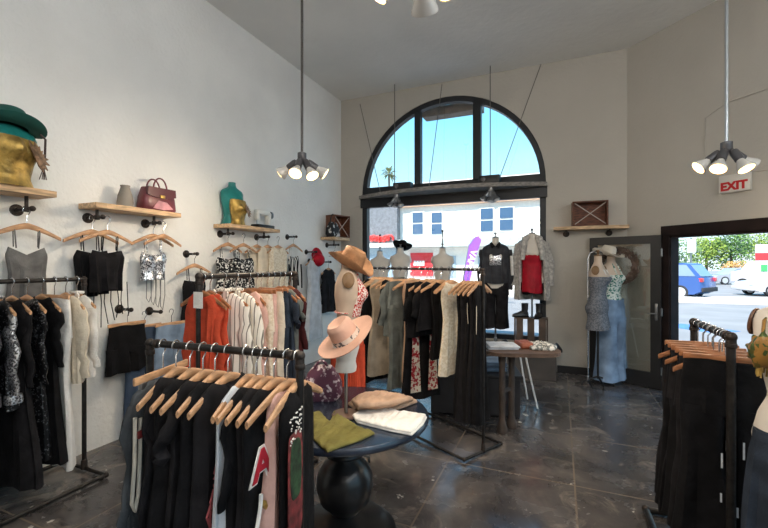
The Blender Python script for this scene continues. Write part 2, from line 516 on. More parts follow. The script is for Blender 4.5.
def make_hat(name, label, cat, loc, m_hat, m_band, brim=(.2, .17), curl=.07, crown=(.085, .1), ch=.115, rot=(0, 0, 0), pinch=.03, cord=None, group=None, dip=0., parent_band=True):
    t = thing(name, label, cat, loc, 0, group); t.rotation_euler = rot
    b = MB(); n = 40
    rings = []
    def brimz(x, f): return curl*f*f*abs(x/brim[0])**1.6 - dip*f
    for top in (0, 1):
        ks = range(0, 9) if top == 0 else range(8, -1, -1)
        for k in ks:
            f = k/8
            ring = []
            for a in range(n):
                th = 2*PI*a/n
                rx = crown[0] + (brim[0]-crown[0])*f; ry = crown[1] + (brim[1]-crown[1])*f
                x, y = rx*math.cos(th), ry*math.sin(th)
                ring.append((x, y, brimz(x, f) + (.005 if top else 0)))
            rings.append(ring)
    b.loft(rings, False, False)
    cr = []
    for k in range(11):
        f = k/10
        sc = 1 - .14*f - .25*max(0, f-.8)/.2*.6
        ring = []
        for a in range(n):
            th = 2*PI*a/n
            x, y = crown[0]*sc*math.cos(th), crown[1]*sc*math.sin(th)
            if f > .45:
                q = (f-.45)/.55
                x *= 1 - .22*q*max(0, -math.sin(th))**2
            z = .002 + ch*f**.85
            ring.append((x, y, z))
        cr.append(ring)
    # dented top
    last = cr[-1]
    for f in (.7, .4, .05):
        cr.append([(x*f, y*f, ch + .004 - pinch*(1-f)) for x, y, z in last])
    b.loft(cr, False, True)
    b.build('felt', m_hat, t)
    bb = MB()
    r = []
    for z, e in ((.006, .0), (.006, .004), (.034, .001), (.034, -.004)):
        r.append([((crown[0]*(1-.03)+e)*math.cos(2*PI*a/n), (crown[1]*(1-.03)+e)*math.sin(2*PI*a/n), z) for a in range(n)])
    bb.loft(r, False, False); bb.build('hat_band', m_band, t)
    return t

def fringe(mb, n, hw, hd, z0, z1, seed=0, r=.004, front=1., M=None):
    rnd = random.Random(seed)
    for i in range(n):
        a = 2*PI*i/n
        x, y = hw*math.cos(a), hd*math.sin(a)
        dz = rnd.uniform(-.02, .03)
        mb.tube([(x, y, z0), (x*1.03+rnd.uniform(-.006, .006), y*1.03, (z0+z1)/2), (x*1.05+rnd.uniform(-.012, .012), y*1.05, z1+dz)], r, 5, M=M)
    return mb

def shelf(label, cx0, cx1, z, depth, wall, brackets, flip=1, th=.045, group='wall shelves'):
    """wall='left': along y from cx0 to cx1, sticking out of the left wall; bracket list in y"""
    t = thing('wall_shelf', label, 'shelf', (XL, (cx0+cx1)/2, z) if wall == 'left' else ((cx0+cx1)/2, YB, z), 0 if wall == 'left' else -PI/2, group)
    # local: x out of the wall, y along
    L = abs(cx1-cx0); h = L/2
    b = MB(); rnd = random.Random(int(L*1000))
    prof = []
    n = 10
    out = [(.012, -h)] + [(depth + rnd.uniform(-.012, .008), -h + L*i/n) for i in range(n+1)] + [(.012, h)]
    b.prism(out, -th, 0, axis='z'); b.build('plank', M_plank, t, smooth=False)
    for y in brackets:
        y = y - (cx0+cx1)/2 if wall == 'left' else -(y - (cx0+cx1)/2)
        z0 = -th-.05
        k = MB().tube([(.01, y, z0), (depth*.8, y, z0)], .0135, 10)
        k.lathe([(.02, -.02), (.02, .02)], 12, M=TX(depth*.5, y, z0))
        k.tube([(depth*.5, y, z0), (depth*.5, y, -th-.002)], .0125, 10)
        k.sphere((depth*.8, y, z0), .021, n=8)
        k = k.build('bracket', M_fit, t)
        MB().lathe([(.045, 0), (.045, .008), (.022, .012), (.022, .03)], 18, M=TX(0, y, z0, ry=PI/2)).build('flange', M_fit, k)
    return t
def peg(label, p, out=.16, group='pipe pegs on the left wall'):
    t = thing('pipe_peg', label, 'wall peg', (XL, p.y, p.z), 0, group)
    MB().lathe([(.042, 0), (.042, .008), (.022, .012), (.022, .03)], 18, M=TX(ry=PI/2)).build('flange', M_fit, t)
    MB().tube([(.01, 0, 0), (out, 0, 0)], .0125, 10).build('arm', M_pipe, t)
    MB().sphere((out, 0, 0), .021, n=8).build('end_cap', M_fit, t)
    return t

M_bulb = mat('bulb_glow', C(255, 214, 150), .3, emis=C(255, 206, 132), estr=5.0)
M_reflector = mat('bulb_reflector', C(212, 206, 198), .25, spec=.6)
M_socket = mat('lamp_socket', C(92, 90, 92), .4, metal=.5)
M_rod = mat('lamp_rod', C(88, 82, 78), .45, metal=.4)
def lamp_head(t, M, name='lamp_head', lit=True, s=1.0, mr=None, ms=None):
    """socket and reflector bulb, mouth towards -Z of M"""
    h = MB().lathe([(.012, .03), (.03, .02), (.034, 0), (.034, -.075), (.028, -.08)], 16, M=M @ Matrix.Scale(s, 4)).build(name, ms or M_socket, t)
    MB().lathe([(.024, -.07), (.028, -.09), (.04, -.115), (.056, -.15), (.061, -.165), (.061, -.172), (.055, -.172)], 20, M=M @ Matrix.Scale(s, 4), cap=False).build('reflector', mr or M_reflector, h)
    MB().lathe([(.002, -.182), (.03, -.180), (.048, -.176), (.0575, -.170), (.057, -.166), (.002, -.166)], 20, M=M @ Matrix.Scale(s, 4), cap=False).build('bulb_face', M_bulb if lit else M_reflector, h)
    return h
def pendant(label, loc, zhub, heads, group='four-bulb pendant lamps', lit=16, mrod=None):
    t = thing('pendant_lamp', label, 'pendant lamp', (loc[0], loc[1], zhub), 0, group)
    MB().tube([(0, 0, .03), (0, 0, CEIL-zhub-.02)], .0125, 10).build('rod', mrod or M_rod, t)
    MB().lathe([(.012, -.03), (.06, -.02), (.065, 0)], 18, M=TX(z=CEIL-zhub-.002)).build('canopy', M_socket, t)
    MB().lathe([(.015, .055), (.03, .05), (.042, .045), (.042, -.02), (.03, -.035), (.01, -.04)], 16).build('hub', M_socket, t)
    for az, tilt in heads:
        a = R(az); ti = R(tilt)
        M = Matrix.Rotation(a, 4, 'Z') @ TX(.045, 0, -.03) @ Matrix.Rotation(-ti, 4, 'Y') @ TX(z=-.03)
        h = lamp_head(t, M)
        MB().tube([(0, 0, .085), (0, 0, .02)], .012, 8, M=M).build('swivel_arm', M_socket, h)
        if lit:
            l = bpy.data.lights.new('bulb_light', 'SPOT'); l.energy = lit; l.color = (1., .83, .62); l.shadow_soft_size = .05
            l.spot_size = R(150); l.spot_blend = .9
            lo = bpy.data.objects.new('bulb_light', l); COL.objects.link(lo); lo.parent = t
            lo.matrix_local = M @ TX(z=-.2)
    return t

def soft_stack(mb, outline, z0, th, seed=0, layers=1, rough=.008, n=64, M=None):
    """folded soft cloth: star-shaped outline, rounded edge, wrinkled top"""
    cx = sum(p[0] for p in outline)/len(outline); cy = sum(p[1] for p in outline)/len(outline)
    # resample outline
    pts = []
    per = []
    m = len(outline)
    for i in range(m):
        a, b = Vector(outline[i]), Vector(outline[(i+1) % m])
        k = max(2, int((b-a).length/.012))
        for j in range(k): pts.append(a.lerp(b, j/k))
    for ly in range(layers):
        zz0 = z0 + th*ly; rnd = random.Random(seed+ly)
        dx, dy = (rnd.uniform(-.012, .012), rnd.uniform(-.012, .012)) if ly else (0, 0)
        rings = []
        def ring(sc, z, wr):
            r = []
            for p in pts:
                x, y = cx+dx+(p.x-cx)*sc, cy+dy+(p.y-cy)*sc
                q = .6*noise.noise(Vector((x*11, y*11, seed+ly*3.1))) + .7*(1-2*abs(noise.noise(Vector((x*26, y*9+x*7, seed+5)))))
                r.append((x, y, z + wr*q))
            return r
        rings.append(ring(.93, zz0, 0)); rings.append(ring(.985, zz0+th*.12, 0)); rings.append(ring(1.0, zz0+th*.45, rough*.2))
        rings.append(ring(.985, zz0+th*.85, rough*.4)); rings.append(ring(.95, zz0+th*.98, rough*.7))
        for i in range(1, 15): rings.append(ring(.95-.065*i, zz0+th, rough))
        mb.loft(rings, True, True, M=M)
    return mb
# ------------------------------------------------------------------ room shell
def floor_material():
    m = bpy.data.materials.new('dark_slate_floor'); m.use_nodes = True
    N = m.node_tree.nodes; L = m.node_tree.links; b = N['Principled BSDF']
    tc = N.new('ShaderNodeTexCoord')
    def nz(scale, det=6, rough=.6, dist=0.):
        n = N.new('ShaderNodeTexNoise'); n.inputs['Scale'].default_value = scale; n.inputs['Detail'].default_value = det
        n.inputs['Roughness'].default_value = rough; n.inputs['Distortion'].default_value = dist
        L.new(tc.outputs['Object'], n.inputs['Vector']); return n
    def ramp(src, *els):
        cr = N.new('ShaderNodeValToRGB'); e = cr.color_ramp.elements
        e[0].position, e[0].color = els[0]; e[1].position, e[1].color = els[-1]
        for p, c in els[1:-1]:
            q = e.new(p); q.color = c
        L.new(src, cr.inputs['Fac']); return cr
    base = ramp(nz(1.1, 7, .65, .6).outputs['Fac'], (.34, C(46, 44, 45)), (.46, C(66, 63, 63)), (.54, C(82, 78, 77)), (.66, C(110, 103, 97)))
    scuff = ramp(nz(2.6, 9, .72, 1.2).outputs['Fac'], (.55, (0, 0, 0, 1)), (.66, (.6, .6, .6, 1)))
    chips = ramp(nz(6.5, 4, .55, .3).outputs['Fac'], (.685, (0, 0, 0, 1)), (.70, (.8, .8, .8, 1)))
    mx = N.new('ShaderNodeMix'); mx.data_type = 'RGBA'; mx.inputs['B'].default_value = C(140, 130, 120)
    L.new(scuff.outputs['Color'], mx.inputs['Factor']); L.new(base.outputs['Color'], mx.inputs['A'])
    mc = N.new('ShaderNodeMix'); mc.data_type = 'RGBA'; mc.inputs['B'].default_value = C(205, 200, 190)
    L.new(chips.outputs['Color'], mc.inputs['Factor']); L.new(mx.outputs['Result'], mc.inputs['A'])
    # scored joints of the slabs
    mp = N.new('ShaderNodeMapping'); mp.inputs['Location'].default_value = (-.10/.96, -3.33/.93, 0); mp.inputs['Scale'].default_value = (1/.96, 1/.93, 1)
    L.new(tc.outputs['Object'], mp.inputs['Vector'])
    br = N.new('ShaderNodeTexBrick'); br.offset = 0; br.squash = 1
    br.inputs['Scale'].default_value = 1; br.inputs['Brick Width'].default_value = 1; br.inputs['Row Height'].default_value = 1
    br.inputs['Mortar Size'].default_value = .0075; br.inputs['Mortar Smooth'].default_value = .2
    L.new(mp.outputs['Vector'], br.inputs['Vector'])
    mj = N.new('ShaderNodeMix'); mj.data_type = 'RGBA'; mj.inputs['B'].default_value = C(112, 101, 90)
    L.new(br.outputs['Fac'], mj.inputs['Factor']); L.new(mc.outputs['Result'], mj.inputs['A'])
    L.new(mj.outputs['Result'], b.inputs['Base Color'])
    rr = ramp(nz(3.2, 6).outputs['Fac'], (.36, (.12, .12, .12, 1)), (.64, (.33, .33, .33, 1)))
    L.new(rr.outputs['Color'], b.inputs['Roughness'])
    bp = N.new('ShaderNodeBump'); bp.inputs['Strength'].default_value = .12; bp.inputs['Distance'].default_value = .01
    L.new(nz(5, 8).outputs['Fac'], bp.inputs['Height']); L.new(bp.outputs['Normal'], b.inputs['Normal'])
    b.inputs['Specular IOR Level'].default_value = .8
    return m
M_floor = floor_material()
XR, YR = 4.2, -4.6      # unseen right and rear walls of the shop
YC = 3.40               # where the cut corner meets the right wall
fp = [(XL-.15, YR-.1), (XR+.1, YR-.1), (XR+.1, YC), (0.881+.05, YB+.02), (0.881, YB+.3), (XL-.15, YB+.3)]
struct('floor', MB().prism(fp, -.12, 0, axis='z'), M_floor)
struct('ceiling', MB().prism(fp, CEIL, CEIL+.15, axis='z'), M_ceil)
struct('wall_left', MB().box(XL-.075, (YR+YB)/2, CEIL/2, .15, YB-YR+.6, CEIL), M_wall)
WX0, WX1, WR = -3.366, -.199, 1.583
WCX = (WX0+WX1)/2; SPZ, SILL = 2.93, .44
def arch(r, n=32, ry=None):
    ry = ry or r
    return [(WCX - r*math.cos(PI*i/n), SPZ + ry*math.sin(PI*i/n)) for i in range(n+1)]
ARY = 1.56
wb = MB()
def wbox(x0, x1, z0, z1, b=wb, y0=YB, y1=YB+.3): b.box((x0+x1)/2, (y0+y1)/2, (z0+z1)/2, x1-x0, y1-y0, z1-z0)
wbox(XL-.1, WX0, 0, CEIL); wbox(WX1, .881+.04, 0, CEIL); wbox(WX0, WX1, 0, SILL)
wb.loft([[(x, YB, z), (x, YB, CEIL), (x, YB+.3, CEIL), (x, YB+.3, z)] for x, z in arch(WR, ry=ARY)])
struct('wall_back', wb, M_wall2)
# cut-corner wall with the street door
DT0, DT1, DH = .60, 2.45, 2.02
CHM = Matrix.Translation((CH0.x, CH0.y, 0)) @ Matrix.Rotation(-PI/4, 4, 'Z')     # local x along the wall, y outwards
cb = MB()
def cbox(t0, t1, z0, z1, y0=0, y1=.14, b=cb): b.box((t0+t1)/2, (y0+y1)/2, (z0+z1)/2, t1-t0, y1-y0, z1-z0, M=CHM)
cbox(0, DT0, 0, CEIL); cbox(DT0, DT1, DH, CEIL); cbox(DT1, 4.75, 0, CEIL)
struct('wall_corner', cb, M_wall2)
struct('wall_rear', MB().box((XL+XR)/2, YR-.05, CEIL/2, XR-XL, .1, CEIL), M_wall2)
# right street wall: two tall windows added out of view to brighten the room
rb = MB()
SW = [(-3.2, -.6), (.0, 2.8)]
SZ0, SZ1 = .6, 4.0
def rbox(y0, y1, z0, z1): rb.box(XR+.1, (y0+y1)/2, (z0+z1)/2, .2, y1-y0, z1-z0)
rbox(YR-.1, SW[0][0], 0, CEIL); rbox(SW[0][1], SW[1][0], 0, CEIL); rbox(SW[1][1], YC+.1, 0, CEIL)
for a, b_ in SW: rbox(a, b_, 0, SZ0); rbox(a, b_, SZ1, CEIL)
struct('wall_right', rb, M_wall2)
for k, (a, b_) in enumerate(SW):
    m = MB()
    for y in (a+.03, (a+b_)/2, b_-.03): m.box(XR+.1, y, (SZ0+SZ1)/2, .08, .06, SZ1-SZ0)
    for z in (SZ0+.03, SZ1-.03): m.box(XR+.1, (a+b_)/2, z, .08, b_-a, .06)
    w = struct('window_%d' % (k+2), m, M_frame)  # added unseen window, an extra daylight opening
    MB().box(XR+.12, (a+b_)/2, (SZ0+SZ1)/2, .01, b_-a-.06, SZ1-SZ0-.06).build('pane', M_glass, w, False)

# the big arched window
fr = MB()
ao, ai = arch(WR, ry=ARY), arch(WR-.085, ry=ARY-.085)
Y0, Y1 = YB+.02, YB+.14
fr.loft([[(a[0], Y0, a[1]), (b[0], Y0, b[1]), (b[0], Y1, b[1]), (a[0], Y1, a[1])] for a, b in zip(ao, ai)])
fr.box(WCX, (Y0+Y1)/2, SPZ+.04, 2*WR-.02, Y1-Y0, .17)          # transom
fr.box(WCX, (Y0+Y1)/2, 2.76, 2*WR-.02, Y1-Y0, .14)
for x in (WX0+.045, WX1-.045): fr.box(x, (Y0+Y1)/2, (SILL+SPZ)/2, .09, Y1-Y0, SPZ-SILL)
fr.box(WCX, (Y0+Y1)/2, SILL+.04, 2*WR-.02, Y1-Y0, .08)
xm0, xm1 = onback(417, 150).x, onback(476.5, 150).x
for x, w in ((xm0, .11), (xm1, .13)):
    zt = SPZ + ARY*math.sqrt(max(0, 1-((x-WCX)/WR)**2)) - .04
    fr.box(x, (Y0+Y1)/2, (SPZ+.1+zt)/2, w, Y1-Y0, zt-SPZ-.1)
W1 = struct('window_1', fr, M_frame)
gl = MB(); gl.prism([(x, z) for x, z in arch(WR-.06, ry=ARY-.06)], YB+.07, YB+.076); gl.build('arched_pane', M_glass, W1, False)
MB().box(WCX, YB+.073, (SILL+2.72)/2, 2*WR-.14, .006, 2.72-SILL).build('lower_pane', M_glass, W1, False)
M_soffit = mat('soffit_wood', C(128, 112, 98), .7, var=.3)
# wooden beam seen above the glass, outside the arch
tag(MB().box((xm0+xm1)/2+.01, YB+.45, 4.40, xm1-xm0+.04, .25, .16, .01).build('awning_beam', M_soffit, None, False), 'weathered awning beam outside across the top of the arched window', 'beam')
struct('trim_1', MB().box(WCX, YB-.012, 2.76+.005, 2*WR+.04, .03, .17), M_frame)
struct('baseboard_back', MB().box((WX1+.16+.88)/2, YB-.01, .055, .88-WX1-.16, .02, .11), M_black)
bl = MB(); bl.box(.34, -.01, .055, .64, .02, .11, M=CHM); struct('baseboard_corner', bl, M_black)
# window display platform
tag(MB().box((-3.5-.05)/2, 6.44, .205, 3.45, .54, .41, .006).build('display_platform', mat('platform_paint', C(74, 68, 64), .6, var=.3, vscale=3), None, False), 'low dark wooden display platform along the big front window', 'platform')
# street door surround
M_jamb = mat('door_jamb_paint', C(36, 26, 24), .75, var=.3, spec=.2)
tb = MB()
tb.box((.5+DT1)/2+.06, .0, DH+.06, DT1-.5+.12, .05, .13, M=CHM)
tb.box(.555, .0, DH/2, .1, .05, DH, M=CHM); tb.box(DT0+.008, .07, DH/2, .02, .15, DH, M=CHM); tb.box(DT1+.06, 0, DH/2, .12, .07, DH, M=CHM)
tb.box((DT0+DT1)/2, .07, DH-.015, DT1-DT0, .15, .03, M=CHM)
struct('trim_2', tb, M_jamb)
struct('trim_3', MB().box((DT0+DT1)/2, .07, .004, DT1-DT0, .18, .024, M=CHM), M_dchrome)
# open glazed door leaf folded into the corner
pa, pb = Vector((.405, 6.655)), Vector((1.215, 6.30))
dl = pb-pa; DW = dl.length
DM = Matrix.Translation((pa.x, pa.y, 0)) @ Matrix.Rotation(math.atan2(dl.y, dl.x), 4, 'Z')
db = MB()
def dbox(x0, x1, z0, z1, b=db, y=.045): b.box((x0+x1)/2, 0, (z0+z1)/2, x1-x0, y, z1-z0, M=DM)
dbox(0, .1, .012, 2.03); dbox(DW-.12, DW, .012, 2.03); dbox(.1, DW-.12, 1.92, 2.03); dbox(.1, DW-.12, .012, .21)
D1 = struct('door_1', db, M_black)
g = MB(); g.box(DW/2, 0, 1.06, DW-.2, .008, 1.74, M=DM); g.build('glass_pane', glass_mat('door_glass', (.93, .95, .94, 1), .12), D1, False)
h = MB(); h.box(DW-.05, -.035, 1.02, .03, .02, .22, .005, M=DM); h.tube([(DW-.05, -.045, 1.0), (DW-.05, -.075, 1.0), (DW-.14, -.08, 1.0)], .009, 8, M=DM); h.build('handle', M_dchrome, D1)
for z in (.25, 1.02, 1.8):
    hg = MB(); hg.tube([(DW+.006, -.02, z-.05), (DW+.006, -.02, z+.05)], .012, 8, M=DM); hg.build('hinge', M_dchrome, D1)
# wreath on the glass
wc = DM @ Vector((.38, -.055, 1.62))
wr = thing('wreath', 'round twig wreath hanging on the glass of the open black door', 'wreath', wc, math.atan2(dl.y, dl.x))
rnd = random.Random(4)
tw = MB()
for k in range(26):
    r0 = .225 + rnd.uniform(-.035, .035); ph = rnd.uniform(0, 6); a0 = rnd.uniform(0, 6)
    tw.tube([((r0+.018*math.sin(5*a+ph))*math.cos(a), rnd.uniform(-.004, .004)+.014*math.sin(4*a+ph), (r0+.018*math.cos(6*a+ph))*math.sin(a)) for a in [a0+i*.3 for i in range(16)]], .0055, 5)
tw.build('twig_ring', mat('twig_brown', C(86, 66, 52), .8, var=.4), wr)
lf = MB()
for k in range(70):
    a = rnd.uniform(0, 6.28); r0 = .225+rnd.uniform(-.05, .05)
    lf.sphere((r0*math.cos(a), -.02+rnd.uniform(-.02, .01), r0*math.sin(a)), .016, 1, .35, 1.5, n=4, M=Matrix.Rotation(0, 4, 'Y'))
lf.build('dried_leaves', mat('dried_leaf', C(96, 78, 68), .8, var=.5), wr)

# ------------------------------------------------------------------ street outside
M_road = mat('sunlit_asphalt', C(140, 138, 136), .9, var=.12, vscale=.6)
struct('ground', MB().box(8, 60, -.2, 190, 150, .1), M_road)
def onY(px, py, Y):
    return at(px, py, Y/ray(px)[1])
# white two-storey shop across the street
BY = 26.0
M_bw = mat('white_stucco', C(236, 232, 224), .9, var=.05); M_bwin = mat('blue_glass', C(52, 84, 116), .2, spec=.8)
bx0, bx1 = onY(400, 264, BY).x, 2.2
b1 = thing('shop_building', 'white two storey shop building across the street with red shopfront', 'building', ((bx0+bx1)/2, BY, -.15))
def bpart(name, m, x0, x1, y0, y1, z0, z1, parent=b1, bev=0):
    o = parent
    px_, py_, pz_ = 0, 0, 0
    while o: px_ += o.location.x; py_ += o.location.y; pz_ += o.location.z; o = o.parent
    return MB().box((x0+x1)/2-px_, (y0+y1)/2-py_, (z0+z1)/2-pz_, x1-x0, y1-y0, z1-z0, bev).build(name, m, parent, False)
bpart('wall', M_bw, bx0, bx1, BY, BY+9, -.15, 6.8)
bpart('cornice', mat('terracotta_trim', C(206, 168, 140), .8), bx0-.1, bx1+.1, BY-.35, BY+.1, 5.5, 5.72)
bpart('roof_parapet', M_bw, bx0-.05, bx1+.05, BY-.1, BY+9.1, 6.8, 7.1)
for (xa, ya, xb, yb) in ((413, 213, 423, 234), (432, 213, 442, 234), (481, 209, 493, 231), (500, 208, 513, 230)):
    p, q = onY(xa, ya, BY), onY(xb, yb, BY)
    w = bpart('window', M_bw, p.x-.08, q.x+.08, BY-.08, BY, q.z-.08, p.z+.08)
    pane = MB(); o_ = b1.location
    zm = (p.z+q.z)/2
    for z0, z1 in ((q.z, zm-.05), (zm+.05, p.z)): pane.box((p.x+q.x)/2-o_.x, -.1, (z0+z1)/2-o_.z, q.x-p.x, .06, z1-z0)
    pane.build('pane', M_bwin, w, False)
p, q = onY(402, 240, BY), onY(546, 250, BY)
bpart('awning', mat('grey_green_awning', C(176, 186, 182), .8, var=.2), p.x, bx1, BY-1.0, BY, 2.75, 3.25)
p, q = onY(411, 253, BY), onY(433, 276, BY)
sgn = bpart('red_shop_panel', mat('red_panel', C(214, 40, 48), .6), p.x, q.x, BY-.12, BY, q.z, p.z)
wm = MB(); o_ = b1.location; cx = (p.x+q.x)/2-.15; cz = (p.z*.55+q.z*.45)
for k in range(4):
    wm.box(cx-.3+.2*k-o_.x, -.14, cz-o_.z, .13, .04, .34)
    wm.box(cx-.3+.2*k-o_.x, -.15, cz+(.1 if k % 2 else -.1)-o_.z, .17, .04, .09)
wm.build('white_lettering', M_bw, sgn, False)
for (xa, xb) in ((437, 456), (478, 500), (506, 530)):
    p, q = onY(xa, 256, BY), onY(xb, 278, BY)
    bpart('shop_window', mat('shop_glass', C(150, 168, 180), .15, spec=.8), p.x, q.x, BY-.05, BY, max(0, q.z), p.z)
# grey shop to its left
b2x1 = bx0-.02
b2 = thing('shop_building', 'grey stucco shop across the street with red lettering over glass front', 'building', (b2x1-8, BY-.5, -.15))
M_gs = mat('grey_stucco', C(116, 119, 124), .9, var=.25, vscale=5)
bpart('wall', M_gs, b2x1-18, b2x1, BY-.5, BY+8, -.15, 5.9, b2)
p, q = onY(366, 244, BY-.5), onY(396, 284, BY-.5)
bpart('shop_window', mat('shop_glass', C(150, 168, 180)), p.x-1.5, q.x, BY-.58, BY-.5, 0, p.z-.3, b2)
bpart('canopy', M_bw, p.x-2, b2x1, BY-1.2, BY-.5, p.z-.28, p.z, b2)
sg = MB(); c0 = onY(370, 239, BY-.6); c1 = onY(392, 239, BY-.6)
o_ = b2.location
pts = []
for i in range(49):
    f = i/48
    pts.append((c0.x+(c1.x-c0.x)*f + .16*math.sin(f*34) - o_.x, -.16, c0.z + .17*math.cos(f*34) + .05*math.sin(f*9) - o_.z))
sg.tube(pts, .075, 6); sg.build('red_lettering', mat('red_sign', C(226, 48, 44), .6), b2)
# feather flag
fp_ = onY(462, 264, 17.5)
fl = thing('feather_flag', 'purple feather flag with white lettering standing on the far pavement', 'flag', (fp_.x, 17.5, -.15), 0)
MB().tube([(0, 0, 0), (.05, 0, 1.2), (.3, 0, 2.6), (.62, 0, 3.0)], .02, 8).build('pole', M_dchrome, fl)
MB().prism([(.05, .95), (.33, .95), (.52, 1.9), (.84, 2.82), (.72, 3.0), (.5, 2.92), (.3, 2.6), (.14, 1.8)], -.012, .012).build('banner', mat('purple_banner', C(142, 78, 196), .7), fl, False)
text_mesh('white_lettering', 'VAPE', .38, M_bw, fl, Matrix.Translation((.40, -.02, 1.98)) @ Matrix.Rotation(R(90), 4, 'X') @ Matrix.Rotation(R(-107), 4, 'Z'), .004, .01)
# pavement and kerb opposite
struct('trim_4', MB().box(-4, BY-1.6, -.08, 40, 3, .16), mat('pavement', C(196, 190, 182), .9))
# palm
pp = onY(389, 174, 52)
pl = thing('palm_tree', 'tall fan palm seen far off through the left of the arched window', 'tree', (pp.x, pp.y, -.15))
ph = pp.z
MB().tube([(0, 0, 0), (.1, 0, ph*.5), (0, 0, ph)], [.22, .16, .16], 8).build('trunk', mat('palm_trunk', C(126, 110, 92), .9), pl)
fb = MB(); rnd = random.Random(3)
for k in range(60):
    a = rnd.uniform(0, 6.28); e = rnd.uniform(-.9, 1.4); L = rnd.uniform(1.1, 1.6)
    d = Vector((math.cos(a)*math.cos(e), math.sin(a)*math.cos(e), math.sin(e)))
    s = Vector((-math.sin(a), math.cos(a), 0))*.14
    b0 = Vector((0, 0, ph+.2)); m1 = b0+d*L*.6; tp = b0+d*L+Vector((0, 0, -.35))
    fb.quad(b0, m1+s, tp, m1-s)
fb.build('fronds', mat('palm_green', C(128, 132, 84), .8, var=.4), pl, False)

# trees and hedge beyond the door
def tree(label, px, d, ztop, rx, m, seed, trunk=True, name='tree', n=2200, leaf=.3, cat='tree', group='trees across the car park'):
    p = at(px, 264, d)
    t = thing(name, label, cat, (p.x, p.y, -.15), 0, group)
    rnd = random.Random(seed); b = MB()
    z0 = .2 if not trunk else ztop*.12
    zc = (ztop+z0)/2; rz_ = (ztop-z0)/2
    blobs = [(rnd.uniform(-.5, .5)*rx, rnd.uniform(-.4, .4)*rx, zc+rnd.uniform(-.55, .6)*rz_, rnd.uniform(.38, .6)) for _ in range(9)] + [(0, 0, zc, .8)]
    for k in range(n):
        bx_, by_, bz_, s = rnd.choice(blobs)
        v = Vector((rnd.gauss(0, 1), rnd.gauss(0, 1), rnd.gauss(0, 1))).normalized()*rnd.uniform(.75, 1.0)
        c = Vector((bx_+v.x*rx*s, by_+v.y*rx*s, max(.1, bz_+v.z*rz_*s)))
        u = Vector((rnd.gauss(0, 1), rnd.gauss(0, 1), rnd.gauss(0, 1))).normalized()*leaf*rnd.uniform(.6, 1.2)
        w = u.orthogonal().normalized()*leaf*.6
        b.quad(c-u*.5, c+w*.5, c+u*.5, c-w*.5)
    b.build('foliage', m, t, False)
    if not trunk: MB().tube([(0, 0, 0), (.05, 0, zc)], .06, 6).build('stem', mat('bark', C(96, 78, 62), .9), t)
    if trunk: MB().tube([(0, 0, 0), (.05, 0, zc*.6), (0, .05, zc)], [.2, .16, .08], 8).build('trunk', mat('bark', C(96, 78, 62), .9), t)
    return t
M_g1 = mat('leaf_yellow_green', C(150, 168, 66), .7, var=.4, vscale=3, col2=C(96, 124, 48))
M_g2 = mat('leaf_mid_green', C(104, 140, 62), .7, col2=C(62, 92, 42), vscale=3)
M_g3 = mat('leaf_grey_green', C(112, 138, 84), .7, col2=C(70, 96, 58), vscale=3)
M_g4 = mat('leaf_rust', C(200, 150, 78), .7, col2=C(170, 130, 70), vscale=3)
tree('grey-green bushy tree at the left of the doorway view', 676, 46, 5.4, 3.0, M_g3, 1)
tree('bright yellow-green tree second from the left in the doorway view', 706, 48, 5.9, 2.6, M_g1, 2)
tree('mid green full tree in the centre of the doorway view', 731, 48, 6.2, 2.6, M_g2, 3)
tree('yellow-green spreading tree right of centre in the doorway view', 757, 57, 6.9, 3.0, M_g1, 4)
tree('dark mid green tree at the right edge of the doorway view', 790, 52, 6.6, 3.4, M_g2, 5)
tree('low rust coloured shrub behind the silver car', 737, 42.5, 2.3, 1.3, M_g4, 6, False, 'shrub', 900, .2, 'shrub', 'shrubs across the car park')
tree('low yellow-green shrub behind the roof of the blue car', 686, 41, 2.2, 1.7, M_g1, 7, False, 'shrub', 900, .2, 'shrub', 'shrubs across the car park')
hp = at(772, 264, 68)
hs = thing('house', 'pale gabled house behind the trees at the right of the doorway', 'house', (hp.x, hp.y, -.15), YAW)
MB().box(0, 0, 2.4, 7, 6, 4.8).build('wall', mat('pale_siding', C(206, 206, 210), .8), hs, False)
MB().prism([(-4.0, 4.7), (0, 8.6), (4.0, 4.7)], -3.3, 3.3).build('roof', mat('grey_roof', C(150, 152, 160), .8), hs, False)
sp = at(691, 264, 34)
ss = thing('street_sign', 'white sign on a slim post beyond the blue car', 'street sign', (sp.x, sp.y, -.15), YAW)
MB().tube([(0, 0, 0), (0, 0, 4.0)], .06, 8).build('post', M_dchrome, ss)
MB().box(0, -.07, 3.3, .75, .04, 1.1, .02).build('sign_plate', mat('sign_white', C(235, 235, 235), .5), ss)

